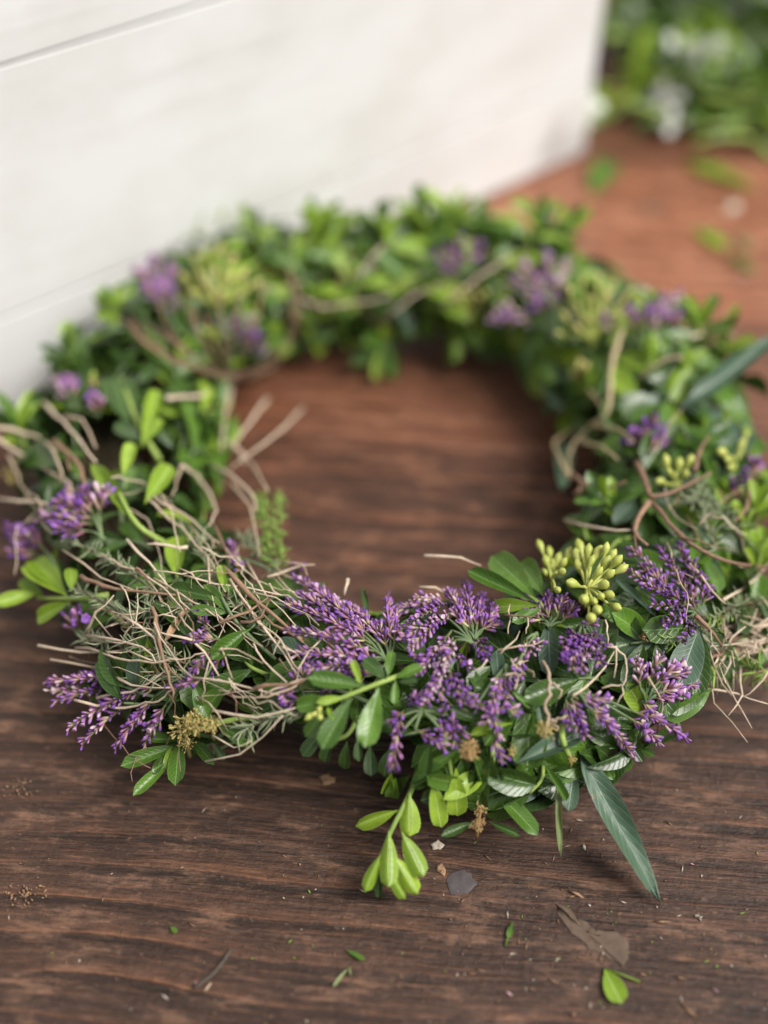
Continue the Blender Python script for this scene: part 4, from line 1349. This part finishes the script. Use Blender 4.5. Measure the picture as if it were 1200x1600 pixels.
# --- choose which leaves are picked out one by one: the largest the camera sees
tri, tv = [], []
for L in LEAVES:
    V, F, _ = TPL[L['shp']][L['tpl']]
    o = len(tv)
    tv.extend([L['m'] @ Vector(v) for v in V])
    tri.extend([tuple(i + o for i in f) for f in F])
    L['f0'], L['f1'] = len(tri) - len(F), len(tri)
bvh = BVHTree.FromPolygons(tv, tri)
for L in LEAVES:
    vis = 0
    smp = [(0, .2, 0), (0, .5, 0), (0, .8, 0), (.3, .5, 0), (-.3, .5, 0), (.22, .75, 0), (-.22, .75, 0), (.2, .3, 0), (-.2, .3, 0)]
    for q in smp:
        p = L['m'] @ Vector(q)
        x, y, dpt = proj(p)
        if not (0 <= x <= IW and 0 <= y <= IH):
            continue
        d = (p - CAMP)
        hit = bvh.ray_cast(CAMP, d.normalized(), d.length + 0.01)
        if hit[2] is not None and L['f0'] <= hit[2] < L['f1']:
            vis += 1
    a, b = proj(L['m'] @ Vector((0, 0, 0))), proj(L['m'] @ Vector((0, 1, 0)))
    c_, d_ = proj(L['m'] @ Vector((-.45, .5, 0))), proj(L['m'] @ Vector((.45, .5, 0)))
    L['area'] = vis * (math.hypot(a[0] - b[0], a[1] - b[1]) + 8) * (math.hypot(c_[0] - d_[0], c_[1] - d_[1]) + 8) + (1e5 * (vis > 0) if L['hero'] else 0)
LEAVES.sort(key=lambda L: -L['area'])
n_ind = 0
rest = {}
for L in LEAVES:
    special = L['name'] != 'leaf'
    if special or (n_ind < 298 and L['area'] > 0):
        o = bpy.data.objects.new(L['name'], tpl_mesh(L['shp'], L['tpl'], L['mat']))
        col.objects.link(o)
        o.parent = L['sprig'] if L['sprig'] is not None else wreath
        o.matrix_local = Matrix.Translation(-C) @ L['m']
        n_ind += 0 if special else 1
    else:
        rest.setdefault(L['mat'], []).append(L)
mb = MB()
mats = sorted(rest)
fm = []
for k, mt in enumerate(mats):
    for L in rest[mt]:
        V, F, UVs = TPL[L['shp']][L['tpl']]
        mb.add([L['m'] @ Vector(v) for v in V], F, UVs, R())
        fm.extend([k] * len(F))
fo = mb.build('foliage', M[mats[0]], wreath, C)
for mt in mats[1:]:
    fo.data.materials.append(M[mt])
fo.data.polygons.foreach_set('material_index', fm)
tag(fo, kind='stuff')
print('leaves', len(LEAVES), 'single', n_ind)


# ================================================================== THINGS LYING ON THE TABLE
def thing_mesh(mb, name, mat, loc, label, cat, group=None, kind=None):
    o = mb.build(name, M[mat], None, loc)
    o.location = loc
    return tag(o, label, cat, group, kind)


def table_leaf(bx, by, tx, ty, w, mat, label, tpl=3, stalk=None, z=0.0016, cat='leaf', shp='oval', name='fallen_leaf', group=None):
    b, t = at_z(bx, by, z), at_z(tx, ty, z + 0.001)
    d = t - b
    L = d.length
    y = d / L
    zz_ = (UP + Vector((U(-.2, .2), U(-.2, .2), 0))).normalized()
    zz_ = (zz_ - y * zz_.dot(y)).normalized()
    x = y.cross(zz_)
    V, F, UVs = TPL[shp][tpl]
    mb = MB()
    pts = [b + x * (v[0] * w * L) + y * (v[1] * L) + zz_ * (v[2] * L * 0.5 * (1 if v[2] > 0 else 0.3)) for v in V]
    lo = min(p.z for p in pts)
    pts = [p + UP * (0.0008 - lo) for p in pts]
    mb.add(pts, F, UVs, R())
    if stalk:
        tube(mb, [pts[2], pts[2] * 0.5 + at_z(*stalk, 0.0012) * 0.5 + UP * 0.0004, at_z(*stalk, 0.0008)], [0.0004, 0.00035, 0.0003], 5)
    return thing_mesh(mb, name, mat, b, label, cat, group)


table_leaf(945, 1512, 972, 1566, .86, 'young', 'bright green blunt leaf lying alone at the lower right of the table', 3, (1000, 1534))
table_leaf(800, 1440, 795, 1464, .5, 'mid', 'small green leaf on end beside the dried glue patch', 1, (790, 1478))
table_leaf(540, 1482, 570, 1498, .36, 'mid', 'tiny pointed green leaf below the hanging pale sprig', 5)
table_leaf(266, 1446, 276, 1456, .7, 'mid', 'tiny green leaf scrap above the dark stick', 2)
table_leaf(545, 1510, 520, 1540, .2, 'olive', 'narrow withered olive leaf scrap on the grain', 1, (548, 1524))
table_leaf(925, 300, 955, 250, .6, 'mid', 'soft green leaf on the red brown boards near the crate corner', 2, z=0.003)
table_leaf(1072, 248, 1180, 288, .36, 'young', 'long yellow green leaf in front of the cut stems', 5, shp='lance', z=0.003)
table_leaf(1084, 352, 1136, 382, .55, 'young', 'yellow green leaf curled behind the wreath on the red boards', 3, z=0.003)
table_leaf(1135, 392, 1182, 418, .55, 'mid', 'dull green leaf nearest the wreath of those on the red boards', 1, z=0.003)
table_leaf(1150, 360, 1178, 385, .4, 'olive', 'small olive leaf between two larger ones on the red boards', 1, z=0.003)


def stick(pts, r, mat, label, name='stick', cat='stick'):
    w = [at_z(x, y, r * 1.1) for x, y in pts]
    mb = MB()
    path = smooth_path(w, 4, r * 0.12)
    tube(mb, path, [r * U(0.85, 1.1) for _ in path], 6, R())
    return thing_mesh(mb, name, mat, w[0], label, cat)


M['darkbark'] = simple_mat('grey_bark', (0.045, 0.036, 0.028), (0.11, 0.09, 0.07), 0.8, 300)
stick([(304, 1544), (336, 1518), (361, 1484)], 0.0007, 'darkbark', 'thin dark stick lying across the grain at the lower left')
stick([(320, 1548), (330, 1536)], 0.00035, 'olive' if False else 'twig', 'short pale splinter beside the dark stick')


def patch(px, py, outline, th, mat, label, name, cat, rough=0.3):
    """low irregular flake: an outline in table millimetres raised with an uneven top"""
    c = at_z(px, py)
    mb = MB()
    n = len(outline)
    rings = [(1.0, 0.0001), (0.93, th * 0.8), (0.6, th), (0.25, th * 0.75)]
    V, F, UVs = [], [], []
    for s, h in rings:
        for (x, y) in outline:
            V.append(c + Vector((x * s + U(-.4, .4) * 0.0006, y * s + U(-.4, .4) * 0.0006, h * U(1 - rough, 1 + rough))))
            UVs.append((.5, .5))
    V.append(c + UP * th * 0.7)
    UVs.append((.5, .5))
    for i in range(len(rings) - 1):
        for k in range(n):
            F.append((i * n + k, i * n + (k + 1) % n, (i + 1) * n + (k + 1) % n, (i + 1) * n + k))
    for k in range(n):
        F.append(((len(rings) - 1) * n + k, (len(rings) - 1) * n + (k + 1) % n, len(V) - 1))
    mb.add(V, F, UVs, R())
    return thing_mesh(mb, name, mat, c, label, cat)


def px_outline(px, py, pts, jx=4.5, jy=3.5):
    c = at_z(px, py)
    out = []
    n = len(pts)
    for i in range(n):
        a, b = pts[i], pts[(i + 1) % n]
        for k in range(3):
            t = k / 3
            q = at_z(a[0] + (b[0] - a[0]) * t + U(-jx, jx), a[1] + (b[1] - a[1]) * t + U(-jy, jy)) - c
            out.append((q.x, q.y))
    return out[::-1]


patch(718, 1378, px_outline(718, 1378, [(697, 1368), (720, 1360), (738, 1366), (744, 1382), (730, 1396), (706, 1398)], 3, 2.2), 0.0002, 'greybit', 'blue grey flake of wax on the boards right of the hanging sprig', 'wax_flake', 'flake')
patch(915, 1455, px_outline(915, 1455, [(862, 1408), (892, 1420), (925, 1450), (945, 1466), (962, 1452), (978, 1470), (984, 1492), (974, 1512), (956, 1500), (930, 1488), (905, 1470), (878, 1436)]), 0.00016, 'film', 'pale brown smear of dried glue on the table near the long leaf tip', 'glue_smear', 'smear', 0.15)
def crumb_heap(px, py, rx, ry, n, big, mat, label):
    c = at_z(px, py)
    mb = MB()
    for i in range(n):
        a, q = U(0, 6.28), R() ** 0.7
        p = at_z(px + rx * q * math.cos(a), py + ry * q * math.sin(a), 0.0002 + 0.0012 * (1 - q) * R())
        sz = U(0.4, 1.0) * big
        d = Vector((U(-1, 1), U(-1, 1), U(-.3, .5))).normalized()
        x, y = frame_for(d)
        V = [p + d * sz * 1.3, p + x * sz * U(.4, .8), p - d * sz * U(.7, 1.2), p - x * sz * U(.4, .8), p + y * sz * U(.2, .5), p + y * sz * 0.3 - d * sz * 0.5]
        V = [Vector((v.x, v.y, max(v.z, 0.0001))) for v in V]
        mb.add(V, [(0, 1, 4), (1, 5, 4), (1, 2, 5), (2, 3, 5), (3, 4, 5), (3, 0, 4), (0, 3, 2, 1)], None, R())
    return thing_mesh(mb, 'dry_crumbs', mat, c, label, 'crumbs')


crumb_heap(42, 1398, 38, 20, 44, 0.0011, 'brownbit', 'tan crumbled petals in a small heap at the left edge of the table')
crumb_heap(30, 1236, 34, 20, 34, 0.0009, 'brownbit', 'dull crumbled blossom bits left of the lowest leaves of the wreath')
patch(512, 1218, px_outline(512, 1218, [(500, 1216), (512, 1209), (524, 1216), (518, 1226), (504, 1226)]), 0.0009, 'brownbit', 'small tan chip on the table under the front of the wreath', 'bark_chip', 'chip')
patch(684, 1322, px_outline(684, 1322, [(673, 1320), (684, 1314), (694, 1320), (688, 1328), (676, 1328)], 1, 1), 0.0008, 'palebit', 'small pale petal scrap right of the hanging pale leaves', 'petal_scrap', 'petal')
patch(690, 1358, px_outline(690, 1358, [(682, 1352), (690, 1350), (698, 1362), (694, 1370), (684, 1362)], 1, 1), 0.0005, 'brownbit', 'small brown chip above the blue grey wax flake', 'bark_chip', 'chip')
patch(1145, 325, px_outline(1145, 325, [(1134, 325), (1145, 317), (1156, 323), (1153, 332), (1140, 334)]), 0.002, 'palebit', 'small pale petal lying on the red boards below the long yellow green leaf', 'petal_scrap', 'petal')
patch(1045, 325, px_outline(1045, 325, [(1000, 322), (1012, 316), (1026, 320), (1018, 330), (1003, 330)]), 0.001, 'brownbit', 'pale scuffed chip on the red boards in the middle of the gap', 'bark_chip', 'chip')
patch(1090, 1432, px_outline(1090, 1432, [(1082, 1432), (1090, 1427), (1098, 1431), (1092, 1438)]), 0.0008, 'palebit', 'tiny pale chip right of the long leaf tip', 'bark_chip', 'chip')

# fine litter nobody could count
mb = MB()
MATS = ['palebit', 'brownbit', 'gneedle', 'pinkbit']
fm = []
for i in range(420):
    if R() < 0.72:
        px, py = U(-40, 1240), U(1215, 1620)
        if R() < 0.5:
            px, py = random.gauss(930, 170), random.gauss(1490, 90)
    else:
        px, py = U(780, 1240), U(260, 560)
    c = at_z(px, py, 0.0002)
    far = 2.2 if py < 700 else 1.0
    sz = U(0.0002, 0.00065) * far * (2.2 if R() < 0.05 else 1)
    a = U(0, 6.28)
    el = random.choice((1, 1.4, 3.5))
    d = Vector((math.cos(a), math.sin(a), U(0, .25)))
    sd = Vector((-d.y, d.x, 0))
    h = sz * U(0.3, 0.8)
    V = [c + d * sz * el * 0.9, c + sd * sz * 0.6, c - d * sz * el, c - sd * sz * 0.6, c + UP * h + d * sz * 0.3, c + UP * h * 0.7 - d * sz * 0.4]
    V = [v + Vector((U(-1, 1), U(-1, 1), 0)) * sz * 0.2 for v in V]
    F = [(0, 1, 4), (1, 5, 4), (1, 2, 5), (2, 3, 5), (3, 4, 5), (3, 0, 4), (0, 3, 2, 1)]
    mb.add(V, F, None, R())
    k = random.choices(range(4), (3, 6, 1.2, 0.25))[0]
    fm.extend([k] * len(F))
lit = mb.build('litter', M[MATS[0]], None)
for k in MATS[1:]:
    lit.data.materials.append(M[k])
lit.data.polygons.foreach_set('material_index', fm)
tag(lit, 'tiny chips and crumbs of bark and petals strewn over the table', 'litter', None, 'stuff')


# ================================================================== CUT STEMS BEHIND THE CRATE
def cut_stem(x, y, z, az, ln, nl, leaf_len, mat, label, group, white=0, pale=False):
    root = bpy.data.objects.new('cut_stem', None)
    col.objects.link(root)
    root.location = (x, y, z)
    tag(root, label, 'cut stem', group)
    d = Vector((math.cos(az), math.sin(az), U(-0.03, 0.12)))
    a, b = -d * ln * 0.5, d * ln * 0.5
    a.z, b.z = max(a.z, -z + 0.003), max(b.z, -z + 0.003)
    path = smooth_path([a, Vector((U(-.01, .01), U(-.01, .01), U(0, .01))), b], 4)
    mb = MB()
    tube(mb, path, [0.0022] * len(path), 6, R())
    mb.build('stem', M['stem'], root)
    lb = MB()
    for k in range(nl):
        f = 0.1 + 0.9 * R()
        i = min(len(path) - 2, int(f * (len(path) - 1)))
        ax = (path[i + 1] - path[i]).normalized()
        dd = (ax * U(0.3, 1.2) + Vector((U(-1, 1), U(-1, 1), U(-.2, 1.0)))).normalized()
        nn = (UP + Vector((U(-.7, .7), U(-.7, .7), 0))).normalized()
        q = path[i]
        L = leaf_len * U(0.7, 1.2)
        yv = dd
        zv = (nn - yv * nn.dot(yv)).normalized()
        xv = yv.cross(zv)
        V, F, UVs = TPL[random.choice(('oval', 'ovate', 'lance'))][random.randrange(6)]
        wd = U(0.3, 0.5) * L
        pts = [q + xv * v[0] * wd + yv * v[1] * L + zv * v[2] * L * .8 for v in V]
        pts = [Vector((p.x, p.y, max(p.z, -z + 0.001))) for p in pts]
        lb.add(pts, F, UVs, R())
    if nl:
        lb.build('leaves', M[mat], root)
    for k in range(white):
        hb = MB()
        c = path[-1] + Vector((U(-.02, .02), U(-.02, .02), U(0.0, .03)))
        for q in range(9):
            dd = Vector((random.gauss(0, 1), random.gauss(0, 1), random.gauss(0.3, 1))).normalized()
            nn = Vector((random.gauss(0, 1), random.gauss(0, 1), random.gauss(0, 1))).normalized()
            zv = (nn - dd * nn.dot(dd)).normalized()
            xv = dd.cross(zv)
            V, F, UVs = TPL['oval'][q % 6]
            hb.add([c + xv * v[0] * 0.009 + dd * v[1] * 0.011 + zv * v[2] * 0.009 for v in V], F, UVs, R())
        hb.build('white_flower', M['petal'], root)
    return root


pile_c = at_z(1150, 60)
random.seed(21)
KIND = {'dark': 'dark green', 'mid': 'mid green', 'young': 'yellow green', 'grey': 'dull grey green'}
for i in range(96):
    px = U(950, 1340)
    py = U(-90, 60) if i < 36 else U(50, 200)
    p = at_z(px, py)
    w = random.choice((1, 2)) if R() < 0.34 and px > 1060 else 0
    mt = random.choices(('dark', 'mid', 'young', 'grey'), (0.8, 5, 2.6, 1.0))[0]
    tail = 'cut stem with white blossom' if w else 'leafy cut stem'
    cut_stem(p.x + 0.04, p.y, U(0.004, 0.02 + 0.06 * max(0, 178 - py) / 260), random.choice((U(2.6, 3.6), U(-0.6, 0.5))), U(0.08, 0.17), random.randrange(14, 26), U(0.022, 0.046), mt,
             KIND[mt] + ' ' + tail + ' in the blurred pile beyond the crate', 'cut stems in the pile beyond the crate', w)
for j, (px, py) in enumerate([(1130, 130), (1165, 165), (1120, 190), (1145, 235), (1170, 30), (1000, 185), (960, 60), (1190, 85), (1110, 120), (1150, 150)]):
    p = at_z(px, py, 0.03)
    cut_stem(p.x, p.y, 0.03, U(2.6, 3.6), 0.05, 3, 0.02, 'mid', 'short stub of white blossom on the near edge of the blurred pile', 'white blossoms on the pile', 1)
